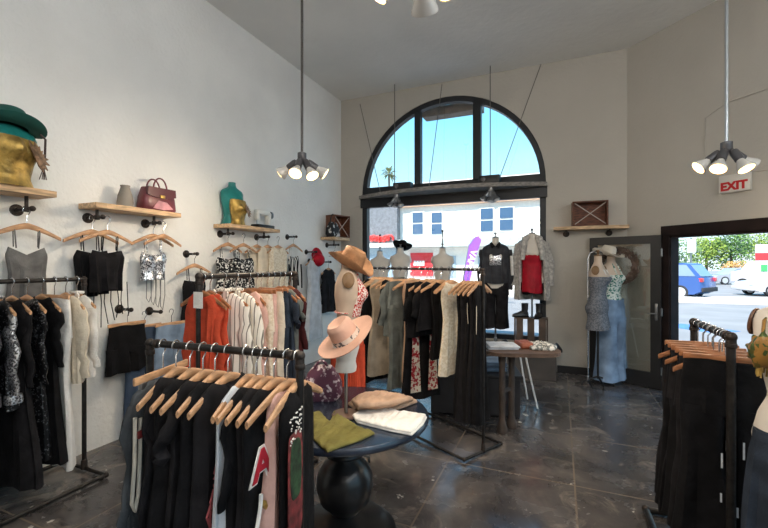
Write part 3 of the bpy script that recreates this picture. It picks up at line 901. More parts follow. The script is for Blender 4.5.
# cars
M_tyre = mat('tyre', C(40, 40, 42), .8); M_rim = mat('alloy_rim', C(206, 206, 208), .3, metal=.5); M_cglass = mat('car_glass', C(120, 140, 160), .12, spec=.8)
M_tail = mat('tail_lamp', C(206, 50, 60), .3)
def car(label, loc, rz, paint, L, W, low, roof, kind='suv', cat='car', trim=None):
    """local +X = forwards, origin under the centre"""
    t = thing('car', label, cat, loc, rz, 'parked cars outside the door')
    h = L/2; wr = .36 if kind == 'suv' else .32
    def slab(out, wlist, name, m, parent=t):
        b = MB()
        b.loft([[(x*(1-.012*k), y, z) for x, z in out] for k, y in wlist]); return b.build(name, m, parent, angle=35)
    o1 = [(-h, .42), (-h+.03, low*.85), (-h+.12, low), (h*.42, low), (h*.9, low*.86), (h, low*.62), (h-.03, .34), (h-.3, .26), (-h+.3, .26)]
    slab(o1, [(2, -W/2), (0, -W/2+.08), (0, W/2-.08), (2, W/2)], 'body', paint)
    c0, c1, c2, c3 = (-h+.1, -h+.62, h*.1, h*.46) if kind != 'sedan' else (-h+.55, -h*.42, h*.12, h*.5)
    o2 = [(c0, low-.03), (c1, roof-.05), (c1+.3, roof), (c2, roof-.02), (c3, low-.03)]
    slab(o2, [(6, -W/2+.16), (0, -W/2+.24), (0, W/2-.24), (6, W/2-.16)], 'cabin', paint)
    gz0, gz1 = low+.02, roof-.1
    def gx(z, a, b): return a + (b-a)*(z-low)/(roof-low)
    for s in (-1, 1):
        xs0, xs1 = gx(gz0, c0, c1)+.18, gx(gz1, c0, c1)+.15
        xe0, xe1 = gx(gz0, c3, c2)-.2, gx(gz1, c3, c2)-.12
        y0 = s*(W/2-.15)
        MB().prism([(xs0, gz0), (xs1, gz1), (xe1, gz1), (xe0, gz0)], y0-.02, y0+.02).build('side_window', M_cglass, t, False)
        for x in (-h*.6, h*.6):
            w = MB().lathe([(.1, -.1), (wr*.92, -.11), (wr, -.08), (wr, .08), (wr*.92, .11), (.1, .1)], 24, M=TX(x, s*(W/2-.09), wr, rx=PI/2)).build('wheel', M_tyre, t)
            r = MB(); r.lathe([(.01, -.12), (wr*.66, -.118), (wr*.7, -.09), (wr*.7, .09), (wr*.66, .118), (.01, .12)], 24, M=TX(x, s*(W/2-.09), wr, rx=PI/2)); r.build('rim', M_rim, w)
        MB().box(-h+.06, s*(W/2-.16), low*.86, .16, .3, .2, .03).build('tail_light', M_tail, t)
        MB().box(h-.1, s*(W/2-.2), low*.66, .2, .3, .16, .03).build('headlight', M_rim, t)
    MB().box(-h, 0, .5, .14, W*.94, .22, .04).build('rear_bumper', trim or M_tyre, t)
    MB().box(h-.02, 0, .42, .14, W*.92, .22, .04).build('front_bumper', trim or paint, t)
    MB().prism([(gx(gz0, c0, c1)-.02, gz0), (gx(gz1, c0, c1)-.02, gz1), (gx(gz1, c0, c1)+.03, gz1), (gx(gz0, c0, c1)+.03, gz0)], -W/2+.32, W/2-.32).build('rear_window', M_cglass, t, False)
    return t
M_blue = mat('blue_car_paint', C(62, 92, 150), .25, metal=.3); M_silver = mat('silver_car_paint', C(180, 180, 188), .25, metal=.4); M_wcar = mat('white_car_paint', C(196, 196, 200), .3)
p = at(708, 264, 20.5) + Vector((FWD[0], FWD[1], 0))*1.95 - Vector((RGT[0], RGT[1], 0))*1.1; car('blue SUV parked outside the door at the left of the doorway view', (p.x, p.y, -.15), YAW+PI-1.0, M_blue, 4.5, 1.95, 1.16, 1.86)
p = at(733, 264, 36); car('silver estate car parked before the trees in the middle of the doorway', (p.x, p.y, -.15), YAW+PI-.06, M_silver, 4.4, 1.75, .92, 1.46)
p = at(786, 264, 23); car('white car with its nose showing at the right of the doorway', (p.x, p.y, -.15), YAW+PI-.15, M_wcar, 4.5, 1.8, .9, 1.45, 'sedan')
p = at(783, 264, 30)
tk = thing('truck', 'white box truck with a red band at the right of the doorway', 'truck', (p.x, p.y, -.15), YAW-R(44))
MB().box(.2, 0, 1.9, 3.4, 2.1, 2.7, .06).build('box_body', M_wcar, tk)
MB().box(.2, -1.06, 2.35, 3.38, .03, .55).build('red_band', mat('red_panel', C(214, 40, 48)), tk, False)
MB().box(-1.0, -1.07, 1.5, .35, .03, .5).build('green_mark', mat('green_mark', C(60, 150, 90), .6), tk, False)
cbm = MB(); cbm.loft([[(-2.9+.08*k, y, .5), (-2.9+.08*k, y, 1.2), (-2.3, y, 1.35), (-1.9, y, 2.0), (-1.5, y, 2.0), (-1.5, y, .5)] for k, y in ((1, -.98), (0, -.85), (0, .85), (1, .98))]); cbm.build('cab', M_wcar, tk, angle=30)
for s in (-1, 1):
    for x in (-2.2, .9): MB().lathe([(.1, -.1), (.36, -.1), (.36, .1), (.1, .1)], 20, M=TX(x, s*.9, .36, rx=PI/2)).build('wheel', M_tyre, tk)
p0 = atz(698, 328, -.14)
pm = MB(); pm.box(0, 0, 0, 1.5, 1.0, .006); pm = pm.build('parking_marking', mat('blue_road_paint', C(84, 128, 190), .8, var=.3), None, False)
pm.location = (p0.x, p0.y, -.147); pm.rotation_euler = (0, 0, -PI/4); tag(pm, 'blue painted marking on the pale pavement just outside the door', 'road marking')
# ------------------------------------------------------------------ left wall
RZW = PI/2        # garments hung flat against the left wall
s1y = onleft(56, 193, .25).y
S1 = (s1y-1.25, s1y, onleft(30, 188, .25).z)
S2 = (onleft(79, 203, .02).y, onleft(181, 212, .25).y, onleft(130, 206.5, .25).z)
S3 = (onleft(214, 224, .02).y, onleft(279, 228, .25).y, onleft(246, 225.5, .25).z)
S4 = (onleft(321, 236, .02).y, min(YB-.06, onleft(350, 237, .3).y), onleft(334, 236.5, .3).z)
def bracket_shift(drop):
    return drop
def wall_y(px, off=.13): return onleft(px, 264, off).y
_shelf = shelf
def shelf(label, y0, y1, z, depth, ys, drop):
    t = _shelf(label, y0, y1, z, depth, 'left', ys)
    for k in t.children:
        if k.name.startswith('bracket'):
            me = k.data
            zlow = -.045-.05
            for v in me.vertices:
                if v.co.z < -.06: v.co.z += -(drop-.095)
            for f in k.children:
                for v in f.data.vertices: v.co.z += -(drop-.095)
    return t
h1y, h2y, h2b, h3y, h3b = wall_y(26), wall_y(97), wall_y(154), wall_y(228), wall_y(264)
shelf('wooden plank shelf holding the gold bust at the far left of the white wall', *S1, .27, [h1y, S1[0]+.25], .145)
shelf('wooden plank shelf with the wine red handbag and grey vase', *S2, .26, [h2y, h2b], .115)
shelf('wooden plank shelf with the teal bust and small sewing machine', *S3, .26, [h3y, h3b], .11)
shelf('short wooden plank shelf in the wall corner under the X-fronted crate', *S4, .3, [wall_y(333)], .13)
GW = 'clothes hung on the left wall'; GH = 'wooden hangers on the left wall'
def wall_item(y, z, off, gname, glabel, gcat, kind, m, hk='wood', hlabel=None, dz=0, garment_kw={}, only=None):
    loc = Vector((XL+off, y, z))
    if only != 'garment':
        hanger_at(hk, loc, RZW, hlabel or ('wooden hanger holding the ' + glabel.split(' hung')[0].split(' hanging')[0]), GH)
    if only != 'hanger':
        g = garment(gname, glabel, gcat, kind, m, GW, **garment_kw)
        place(g, loc, RZW)
EPS = .0135-.0221
z1 = S1[2]-.145+EPS; z2 = S2[2]-.115+EPS; z3 = S3[2]-.11+EPS
wall_item(h1y, z1, .14, 'camisole', 'grey knit camisole with thin straps hung under the gold bust shelf', 'top', 'cami', F['grey'], garment_kw=dict(L=.72, seed=1, hem=.145, sh=.175, vneck=.16))
hanger_at('wood', Vector((XL+.08, h1y-.45, z1)), RZW, 'empty wooden hanger at the left edge beneath the gold bust shelf', GH)
def ties(n, x0, x1, z0, z1, m, r=.004, y=-.02, seed=0, name='tie_cord'):
    def f(t, zt, hd):
        rnd = random.Random(seed)
        for i in range(n):
            x = x0+(x1-x0)*i/max(1, n-1)
            MB().tube([(x, y, zt+z0), (x+rnd.uniform(-.02, .02), y-.01, zt+(z0+z1)/2), (x+rnd.uniform(-.03, .03), y, zt+z1+rnd.uniform(-.06, .06))], r, 5).build(name, m, t)
    return f
wall_item(h2y-.02, z2, .1, 'tie_blouse', 'black tie-back top behind on the left of the handbag shelf hangers', 'top', 'cami', F['black'], garment_kw=dict(L=.56, seed=2, hem=.12, sh=.19, amp=.022))
wall_item(h2y+.05, z2, .19, 'crop_blouse', 'black ruffled top with long dangling ties under the handbag shelf', 'top', 'cami', F['black2'], garment_kw=dict(L=.52, seed=3, hem=.125, sh=.19, amp=.022, extras=ties(7, -.12, .16, -.45, -.78, F['black'], seed=3)))
def loops(t, zt, hd):
    for i in range(4):
        x = -.09+.05*i
        MB().tube([(x, -.03, zt-.36), (x-.005, -.03, zt-.62-.03*i), (x+.02, -.03, zt-.66-.03*i), (x+.045, -.03, zt-.6), (x+.04, -.03, zt-.36)], .0035, 5).build('dangling_chain', M_dchrome, t)
wall_item(h2b, z2, .12, 'bralette', 'silver sequinned halter top with dangling chains under the handbag', 'top', 'cami', F['silver'], garment_kw=dict(L=.44, seed=4, hem=.13, sh=.185, vneck=.1, extras=loops))
hanger_at('wood', Vector((XL+.2, h2b+.05, z2)), RZW+.12, 'empty wooden hanger in front of the silver sequinned halter top', GH)
wall_item(h3y, z3, .13, 'ruffle_blouse', 'black and white printed ruffle top under the teal bust shelf', 'top', 'cami', F['print'], garment_kw=dict(L=.56, seed=5, hem=.2, sh=.25, amp=.02))
wall_item(h3y+.2, z3, .19, 'print_camisole', 'second black and white printed camisole right of the ruffle top', 'top', 'cami', F['print'], garment_kw=dict(L=.6, seed=25, hem=.17, sh=.22))
hz = z3
for k, (dx, off, lab, mm) in enumerate(((-.1, .1, 'cream pleated sleeveless top rearmost under the sewing machine shelf', F['cream']), (.03, .17, 'cream sleeveless top in the middle under the sewing machine shelf', F['cream']), (.16, .24, 'ivory lace sleeveless top foremost under the sewing machine shelf', F['lace']))):
    wall_item(h3b+dx, hz, off, 'sleeveless_blouse', lab, 'top', 'top', mm, garment_kw=dict(L=.62, seed=30+k, hem=.2, sh=.18, vneck=.08))
pg1 = onleft(186, 254); peg('black pipe peg with the black camisole left of the printed tops', pg1, .17)
wall_item(pg1.y+.0, pg1.z+EPS, .13, 'camisole', 'black camisole on thin straps hung beside the tall rack post', 'top', 'cami', F['black'], garment_kw=dict(L=1.0, seed=6, hem=.19, sh=.2, vneck=.05), hlabel='wooden hanger holding the black camisole beside the tall rack post')
pg2 = onleft(287, 237); peg('black pipe peg with the black and white tie top', pg2, .17)
wall_item(pg2.y, pg2.z+EPS, .12, 'tie_blouse', 'black and white striped tie top hung left of the corner', 'top', 'cami', F['bw'], garment_kw=dict(L=.62, seed=7, hem=.12, sh=.17, extras=ties(4, -.14, .16, -.3, -.62, F['black'], .012, seed=5, name='tie_end')))
pg3 = onleft(309, 261); peg('black pipe peg holding the red cap', pg3, .2)
rc = thing('cap', 'red cap hung on a pipe peg near the corner', 'hat', (XL+.17, pg3.y, pg3.z+.01))
cb_ = MB(); cb_.lathe([(.105, 0), (.105, .03), (.095, .07), (.065, .1), (.02, .115), (.001, .116)], 22, M=TX(ry=R(75), rz=R(-30))); cb_.build('crown', F['red'], rc)
cb_ = MB(); cb_.prism([(.09*math.cos(R(a)), .09*math.sin(R(a))) for a in range(-70, 71, 14)]+[(.2*math.cos(R(a))+.02, .11*math.sin(R(a))) for a in range(70, -71, -14)], -.002, .004, M=TX(ry=R(75), rz=R(-30)) @ TX(rz=R(180)), axis='z'); cb_.build('peak', F['red'], rc)
# pale dress, wire hanger and dark jacket by the corner
p = onleft(331, 246, .15)
zc_ = S4[2]-.13+EPS
wire = MB(); wire.tube([(.0245*math.cos(R(200-i*20)), 0, .0245*math.sin(R(200-i*20))) for i in range(13)]+[(0, 0, -.05), (0, 0, -.08), (.2, 0, -.2), (-.2, 0, -.2), (0, 0, -.08)], .004, 6)
wo = wire.build('wire_hanger', M_chrome, None); wo.location = (XL+.17, wall_y(333), zc_); wo.rotation_euler = (0, 0, RZW)
tag(wo, 'empty wire hanger under the short corner shelf', 'hanger', GH)
pg4 = onleft(306, 252); peg('black pipe peg with the long pale dress near the corner', pg4, .2)
wall_item(pg4.y, pg4.z+EPS, .15, 'long_dress', 'long pale blue-white dress hung on the wall near the corner', 'dress', 'dress', F['palegrey'], garment_kw=dict(L=1.3, seed=8, hem=.24, sh=.17))
wall_item(wall_y(327), onleft(327, 262, .15).z, .16, 'jacket', 'dark jacket hung on the wall in the corner behind the tan form', 'jacket', 'top', F['black2'], garment_kw=dict(L=.75, seed=9, slv=(.5, .06, None)))
peg('black pipe peg behind the dark jacket in the corner', Vector((0, wall_y(327), onleft(327, 262, .15).z)), .2)
# clip hangers with shorts and jeans lower down
pg5 = onleft(119, 309); peg('black pipe peg above the black shorts', pg5, .17)
pg6 = onleft(149, 311); peg('black pipe peg above the light blue denim shorts', pg6, .17)
wall_item(pg5.y, pg5.z+EPS, .12, 'shorts', 'black shorts clipped to a wooden hanger on the white wall', 'shorts', 'shorts', F['black'], 'clip', garment_kw=dict(L=.42, seed=11), hlabel='wooden clip hanger holding the black shorts on the wall')
wall_item(pg6.y+.12, pg6.z+EPS, .17, 'denim_shorts', 'light blue denim shorts clipped to a hanger on the wall', 'shorts', 'shorts', F['ldenim'], 'clip', garment_kw=dict(L=.5, seed=12), hlabel='wooden clip hanger holding the light blue denim shorts')
wall_item(pg6.y-.12, pg6.z+EPS, .1, 'jeans', 'long blue jeans hung on the wall beside the black shorts', 'jeans', 'pants', F['denim'], 'clip', garment_kw=dict(L=1.18, seed=13, hem=.2), hlabel='wooden clip hanger holding the long blue jeans on the wall')

# ---- things on the shelves
M_teal = mat('teal_paint', C(30, 122, 118), .4, var=.3, bump=.2, bscale=30)
M_gold = mat('gold_leaf', C(178, 146, 76), .4, metal=.5, var=.5, vscale=14, bump=.3, bscale=35)
M_dkgreen = mat('dark_green_felt', C(18, 78, 70), .8, var=.2, bump=.1)
M_wing = mat('bronze_wing', C(150, 118, 92), .45, metal=.5, var=.5, vscale=30)
M_straw = mat('straw_hat', C(166, 120, 82), .75, var=.25, vscale=14, bump=.35, bscale=120)
def bust(label, loc, rz, m, z0, z1, s, wing=None, neck=False, group='painted torso busts'):
    t = thing('torso_bust', label, 'bust', loc, rz, group)
    b = MB()
    rows = [(z, hw, hd) for z, hw, hd in interp(TORSO, 40) if z0 <= z <= z1]
    rings = [torso_ring(z, hw, hd, bust=1.3) for z, hw, hd in rows]
    b.loft(rings, M=TX(z=-rows[0][0]*s, s=s)); b.build('torso', m, t)
    if wing:
        w = MB(); rnd = random.Random(8)
        wx = wing
        for k in range(9):
            a = R(-50+k*20)
            pts = [(wx*.04*s, -.165*s, (.42-z0)*s)]
            L = (.115+.02*math.sin(k))*s
            d = Vector((wx*math.cos(a), .18, math.sin(a)))
            P = Vector(pts[0])
            w.tube([P, P+d*L*.5, P+d*L], [.02*s, .022*s, .004], 6, flat=.4)
        w.build('wing_ornament', M_wing, t)
    return t
bz = S1[2]
pbt = onleft(10, 190, .1)
bust('teal torso bust wearing the dark green hat on the far left shelf', (XL+.1, pbt.y, bz), RZW+.1, M_teal, .2, .68, .95)
bust('gold torso bust with wing ornament in front of the green hatted bust', (XL+.20, onleft(12, 190, .2).y, bz), RZW+.35, M_gold, .2, .575, .95, wing=1)
hp_ = onleft(14, 131, .12)
ht = make_hat('cowboy_hat', 'dark green cowboy hat on the teal bust at far left', 'hat', (XL+.13, hp_.y-.03, bz+.44), M_dkgreen, mat('green_band', C(14, 58, 54), .7), brim=(.2, .215), curl=.05, crown=(.095, .11), ch=.14, rot=(R(-6), R(-6), 0), group='hats')
cd = MB(); rnd = random.Random(2)
yy = onleft(45, 150, .12).y - hp_.y
cd.tube([(.05, yy-.03, .0), (.06, yy, -.03), (.06, yy+.003, -.16), (.06, yy, -.27)], .008, 6)
for k in range(5): cd.tube([(.06, yy, -.25), (.06+rnd.uniform(-.015, .015), yy+rnd.uniform(-.02, .02), -.35)], .003, 5)
cd.build('tassel_cord', mat('cord_brown', C(70, 56, 52), .8), ht)
# vase
pv = onleft(124.5, 206, .12)
MBv = MB().lathe([(.045, 0), (.062, .01), (.066, .05), (.06, .11), (.042, .165), (.036, .19), (.042, .205), (.036, .205), (.03, .18), (.03, .05)], 24)
vo = MBv.build('vase', mat('grey_stoneware', C(142, 134, 124), .6, var=.15), None); vo.location = (XL+.13, pv.y, S2[2])
tag(vo, 'small grey stoneware vase beside the wine red handbag', 'vase')
# handbag
ph_ = onleft(156, 209, .13)
hb = thing('handbag', 'wine red leather handbag with two handles on the wall shelf', 'handbag', (XL+.14, ph_.y, S2[2]), RZW)
M_wine = mat('wine_leather', C(112, 50, 56), .35, var=.3, vscale=10, bump=.1)
def rrect(hw, hd, z, n=32):
    return [(math.copysign(abs(math.cos(2*PI*a/n))**.35, math.cos(2*PI*a/n))*hw, math.copysign(abs(math.sin(2*PI*a/n))**.5, math.sin(2*PI*a/n))*hd, z) for a in range(n)]
MB().loft([rrect(.17, .07, 0), rrect(.182, .08, .02), rrect(.17, .075, .13), rrect(.15, .05, .215), rrect(.147, .045, .225)]).build('bag_body', M_wine, hb)
MB().prism([(-.15, .226), (.15, .226), (.155, .15), (.06, .125), (-.06, .125), (-.155, .15)], -.082, -.055).build('flap', mat('wine_leather_dark', C(86, 36, 44), .35), hb)
for y in (-.05, .05):
    MB().tube([(.075*math.cos(R(a)), y, .2+.125*math.sin(R(a))) for a in range(0, 181, 15)], .0075, 8).build('handle', M_wine, hb)
MB().box(0, -.086, .14, .05, .012, .03, .004).build('clasp', M_gold, hb)
mw = MB(); mw.prism([(-.1, .02), (-.04, .1), (.05, .09), (.12, .03), (.02, .01)], -.0835, -.079); mw.build('scarf_panel', fabric('pink_silk', C(206, 150, 156), .3), hb)
# teal + gold busts on shelf three
zb = S3[2]
bust('teal torso bust behind the gold one on the middle wall shelf', (XL+.1, onleft(232, 222, .1).y, zb), RZW-.2, M_teal, .14, .76, .85)
bust('small gold torso bust beside the white sewing machine', (XL+.2, onleft(238, 224, .2).y, zb), RZW+.1, M_gold, .2, .62, .72, wing=1)
sm = thing('sewing_machine', 'small white toy sewing machine on the middle wall shelf', 'sewing machine', (XL+.13, onleft(263, 224, .13).y, zb), RZW); sm.scale = (1.35, 1.35, 1.5)
MB().box(0, 0, .0165, .24, .1, .033, .006).build('base', M_black, sm)
b = MB(); b.box(.075, 0, .09, .05, .06, .12, .012); b.box(-.01, 0, .145, .2, .055, .05, .016); b.box(-.09, 0, .105, .045, .05, .07, .01); b.build('machine_arm', mat('enamel_white', C(226, 224, 216), .3), sm)
MB().lathe([(.01, 0), (.035, 0), (.035, .018), (.01, .018)], 18, M=TX(.105, 0, .13, ry=PI/2)).build('hand_wheel', M_dchrome, sm)
MB().tube([(-.09, 0, .07), (-.09, 0, .035)], .004, 6).build('needle', M_chrome, sm)
# small black bag and crate on the corner shelf
def crate(label, loc, rz, w=.36, d=.2, h=.3, group='wooden crates', xlines=True, m=None, bars=0, back=True):
    t = thing('wooden_crate', label, 'crate', loc, rz, group)
    m = m or M_rust; th = .018
    b = MB(); b.box(0, d/2-th/2, h/2, w, th, h)
    if back: b.build('back_panel', m, t, False)
    for s in (-1, 1): MB().box(s*(w/2-th/2), 0, h/2, th, d, h, .002).build('side_panel', m, t, False)
    MB().box(0, 0, th/2, w, d, th, .002).build('bottom_panel', m, t, False); MB().box(0, 0, h-th/2, w, d, th, .002).build('top_panel', m, t, False)
    if xlines:
        for s in (-1, 1):
            M = TX(0, -d/2+.012+.006*s, h/2, ry=s*math.atan2(h-.04, w-.04))
            MB().box(0, 0, 0, math.hypot(w-.06, h-.06), .008, .012, M=M).build('cross_bar', mat('pale_wire', C(176, 160, 146), .5), t, False)
    for k in range(bars):
        MB().box(-w/2+w*(k+.5)/bars, -d/2+.006, h/2, w/bars*.62, .012, h-.02, .002).build('slat', m, t, False)
    return t
crate('dark wooden crate with crossed front on the corner shelf of left wall', (XL+.15, onleft(338, 225, .15).y, S4[2]), RZW-.25, w=.4, d=.22, h=.40)
pk = onleft(322, 230, .14)
bk = thing('shoulder_bag', 'small black and white bag beside the crate on the corner shelf', 'handbag', (XL+.16, S4[0]+.16, S4[2]), RZW); bk.scale = (1.3, 1.3, 1.35)
MB().loft([rrect(.11, .05, 0), rrect(.12, .06, .03), rrect(.11, .055, .12), rrect(.07, .03, .19), rrect(.05, .02, .2)]).build('bag_body', spotted('cow_print', C(24, 24, 26), C(206, 204, 200), 14, .56, .6, kind='noise'), bk)
MB().tube([(.06*math.cos(R(a)), 0, .18+.12*math.sin(R(a))) for a in range(0, 181, 15)], .007, 8).build('handle', M_black, bk)

# ------------------------------------------------------------------ back wall shelf, canopy, sign
q0, q1 = onback(553.5, 229, .2), onback(629, 226, .2)
zs = onback(590, 226, .2).z
bs = _shelf('wooden plank shelf on the wall above the open black door', q0.x, min(q1.x, .95), zs, .24, 'back', [onback(570, 230).x, onback(613, 230).x])
crate('dark wooden crate with crossed front on the shelf above the door', (onback(589.5, 220, .14).x, YB-.13, zs), .06, w=.46, d=.2, h=.36)
# curved plank canopy over the window, hung by cables
M_grey_wood = mat('weathered_grey_wood', C(138, 132, 126), .75, var=.35, stretch=(2, 10, 10), bump=.2)
cz_ = 2.87
cn = thing('window_canopy', 'curved weathered plank hung by cables across the arched window', 'canopy', (WCX, YB-.04, cz_))
hwid = WR+.02
arc_ = [(-hwid+2*hwid*i/30, -.05-.38*(1-(2*i/30-1)**2)) for i in range(31)]
MB().prism(arc_+[(hwid, .0), (-hwid, .0)], -.03, .03, axis='z').build('plank', M_grey_wood, cn, False)
for (pa_, pb_, vert) in (((360, 104), (378, 190), 0), ((393, 88), (394, 186), 1), ((442, 84), (430, 188), 0), ((488, 72), (490, 179), 1), ((541, 64), (497, 180), 0)):
    a = onback(*pa_, .02)
    x1 = onback(*pb_, .3).x
    yb_ = -.05-.38*(1-((x1-WCX)/hwid)**2)+.1
    if vert: a = Vector((x1, YB-.04+yb_, CEIL-.005))
    MB().tube([(a.x-WCX, a.y-(YB-.04), min(a.z, CEIL-.005)-cz_), (x1-WCX, yb_, .02)], .008 if vert else .006, 6).build('cable', mat('cable_grey', C(112, 108, 102), .5, metal=.4), cn)
def spot_box(label, px, py):
    x = onback(px, py, .32).x
    y = YB-.04-.05-.38*(1-((x-WCX)/hwid)**2)+.14
    t = thing('spotlight_box', label, 'spotlight', (x, y, cz_+.03), 0, 'black spotlight boxes on the window canopy')
    MB().box(0, 0, .065, .32, .16, .13, .012).build('housing', M_black, t)
    MB().lathe([(.05, 0), (.05, .03), (.04, .034), (.002, .03)], 18, M=TX(-.09, -.08, .07, rx=PI/2) @ Matrix.Scale(.7, 4)).build('lens', M_socket, t)
    return t
spot_box('black spotlight box on the left half of the curved window canopy', 402, 187)
spot_box('black spotlight box on the right half of the curved window canopy', 489, 180)
def cluster(label, px, py):
    x = onback(px, py, .36).x
    y = YB-.04-.05-.38*(1-((x-WCX)/hwid)**2)+.1
    t = thing('spot_cluster', label, 'lamp', (x, y, cz_-.03), 0, 'steel lamp clusters under the window canopy')
    MB().lathe([(.04, -.06), (.045, -.05), (.045, 0), (.02, 0)], 16).build('mount', M_dchrome, t)
    for k, (az, ti) in enumerate(((200, 35), (330, 30), (80, 30), (265, 10))):
        M = Matrix.Rotation(R(az), 4, 'Z') @ TX(.03, 0, -.06) @ Matrix.Rotation(-R(ti), 4, 'Y') @ TX(z=-.02)
        lamp_head(t, M, lit=False, s=.85, mr=M_dchrome, ms=M_dchrome)
    return t
cluster('steel spot lamp cluster under the left half of the window canopy', 395, 210)
cluster('steel spot lamp cluster under the right half of the window canopy', 490, 203)
# exit sign on the corner wall
e = onch(735, 183, .03)
ex = thing('exit_sign', 'white exit sign with red EXIT letters on the wall above the street door', 'exit sign', e, -PI/4)
MB().box(0, 0, 0, .30, .05, .2, .006).build('housing', mat('sign_housing', C(214, 208, 198), .5), ex)
text_mesh('red_lettering', 'EXIT', .125, mat('exit_red', C(196, 24, 28), .5), ex, Matrix.Translation((0, -.028, -.035)) @ Matrix.Rotation(R(90), 4, 'X'), .002, .006)
# conduits on the walls
def conduit(n, pts, r=.008):
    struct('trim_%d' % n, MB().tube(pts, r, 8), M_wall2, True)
conduit(5, [onch(728, 102, .01), onch(790, 81, .01)]); conduit(6, [onch(748, 172, .01), onch(800, 166, .01)])
conduit(7, [onback(342, 211, .01), onback(363, 205, .01)], .006); conduit(8, [onch(705, 175, .008), onch(705, 118, .008), onch(728, 102, .008)], .006)

# ------------------------------------------------------------------ lamps
p = at(302, 158, 3.8); pendant('four-bulb pendant lamp hanging before the white left wall', p, p.z, ((-165, 56), (-75, 40), (-20, 36), (40, 58)), mrod=M_rod)
p = at(726.5, 148, 3.35); pendant('four-bulb pendant lamp hanging in front of the exit sign', p, p.z, ((190, 52), (235, 36), (-50, 30), (20, 54)), mrod=mat('steel_rod', C(172, 176, 180), .3, metal=.7))
p = at(418, -58, 1.62); pendant('nearest pendant lamp with bulb tips showing at the top of the picture', p, p.z, ((195, 40), (8, 26), (100, 50), (285, 62)))
# ------------------------------------------------------------------ clothes racks
rackL_a = Vector((-3.478, .55)); rackL_b = Vector((-3.478, 2.007))
RL = clothes_rack('black pipe clothes rack along the white left wall', rackL_a, rackL_b, 1.53, .27, .0165)
def cam(lat, d): return Vector((FWD[0]*d+RGT[0]*lat, FWD[1]*d+RGT[1]*lat))
RF = clothes_rack('low black pipe clothes rack nearest the camera full of black tops', cam(-.338, 1.629), cam(-1.096, 1.897), 1.28, .25, .0165)
RB = clothes_rack('black pipe clothes rack with the orange blouse behind the nearest rack', cam(-1.256, 2.75), cam(-.769, 3.5), 1.565, .24)
RM = clothes_rack('long black pipe clothes rack in front of the big window', cam(.862, 3.515), cam(-.23, 4.913), 1.60, .25, .0135)
RR = clothes_rack('low black pipe clothes rack beside the street door', cam(1.759, 2.053), cam(1.978, 2.584), 1.28, .26)

def on_rack(rail, pos, gname, glabel, gcat, kind, m, group, hk='wood', twist=0., t=None, **kw):
    tt = t if t is not None else rail.px(pos)
    loc = rail.t(tt) + Vector((0, 0, .0205-.0219))
    short = glabel
    for cut in (' on the ', ' in front', ' behind ', ' beside ', ' left of', ' right of', ' next to', ' before '):
        pass
    words_ = ('wooden clip hanger holding the ' if 'clip' in hk else 'wooden hanger holding the ') + short
    hanger_at(hk, loc, rail.rz+twist, ' '.join(words_.split()[:16]), 'hangers on ' + group.split(' on ')[-1])
    g = garment(gname, glabel, gcat, kind, m, group, **kw)
    place(g, loc, rail.rz+twist)
    return g

# --- left rack (near end is out of the picture on the left)
G = 'clothes on the left wall rack'
def tL(y): return (y-.55)/(2.007-.55)
on_rack(RL, 0, 'blouse', 'white blouse nearest the post of the left rack', 'blouse', 'top', F['white'], G, t=tL(1.955), L=.62, seed=41, slv=(.46, .075, None), collar=F['white'], hd=.03, sh=.2)
on_rack(RL, 0, 'blouse', 'white blouse second from the post of the left rack', 'blouse', 'top', F['cream'], G, t=tL(1.875), L=.66, seed=42, slv=(.52, .08, None), hd=.03, sh=.205)
on_rack(RL, 0, 'trousers', 'wide white trousers below the white blouses on the left rack', 'trousers', 'pants', F['white'], G, 'clip', t=tL(1.80), L=1.22, seed=43, hem=.26)
on_rack(RL, 0, 'long_dress', 'long black dress beside the white trousers on the left rack', 'dress', 'dress', F['black'], G, t=tL(1.72), L=1.18, seed=44, hem=.26, slv=(.4, .06, None))
on_rack(RL, 0, 'sequin_dress', 'long black sequinned dress in the middle of the left rack', 'dress', 'dress', F['sequin'], G, t=tL(1.63), L=1.12, seed=45, hem=.25, slv=(.5, .055, None))
on_rack(RL, 0, 'long_dress', 'long plain black dress behind the silver sequinned jacket', 'dress', 'dress', F['black2'], G, t=tL(1.545), L=1.28, seed=46, hem=.3, slv=(.5, .055, None))
on_rack(RL, 0, 'sequin_jacket', 'black jacket with silver sequinned shoulders and cuffs on the left rack', 'jacket', 'top', F['sequin'], G, t=tL(1.46), L=.72, seed=47, slv=(.58, .075, F['silver']), cuff=F['silver'], collar=F['silver'], hd=.034)
on_rack(RL, 0, 'jacket', 'grey denim jacket at the left edge of the left rack', 'jacket', 'top', F['charcoal'], G, t=tL(1.36), L=.75, seed=48, slv=(.58, .07, None), collar=F['charcoal'], hd=.034)
on_rack(RL, 0, 'coat', 'long dark grey coat at the left picture edge', 'coat', 'dress', F['charcoal'], G, t=tL(1.24), L=1.25, seed=49, slv=(.6, .075, None), hem=.28, hd=.035)

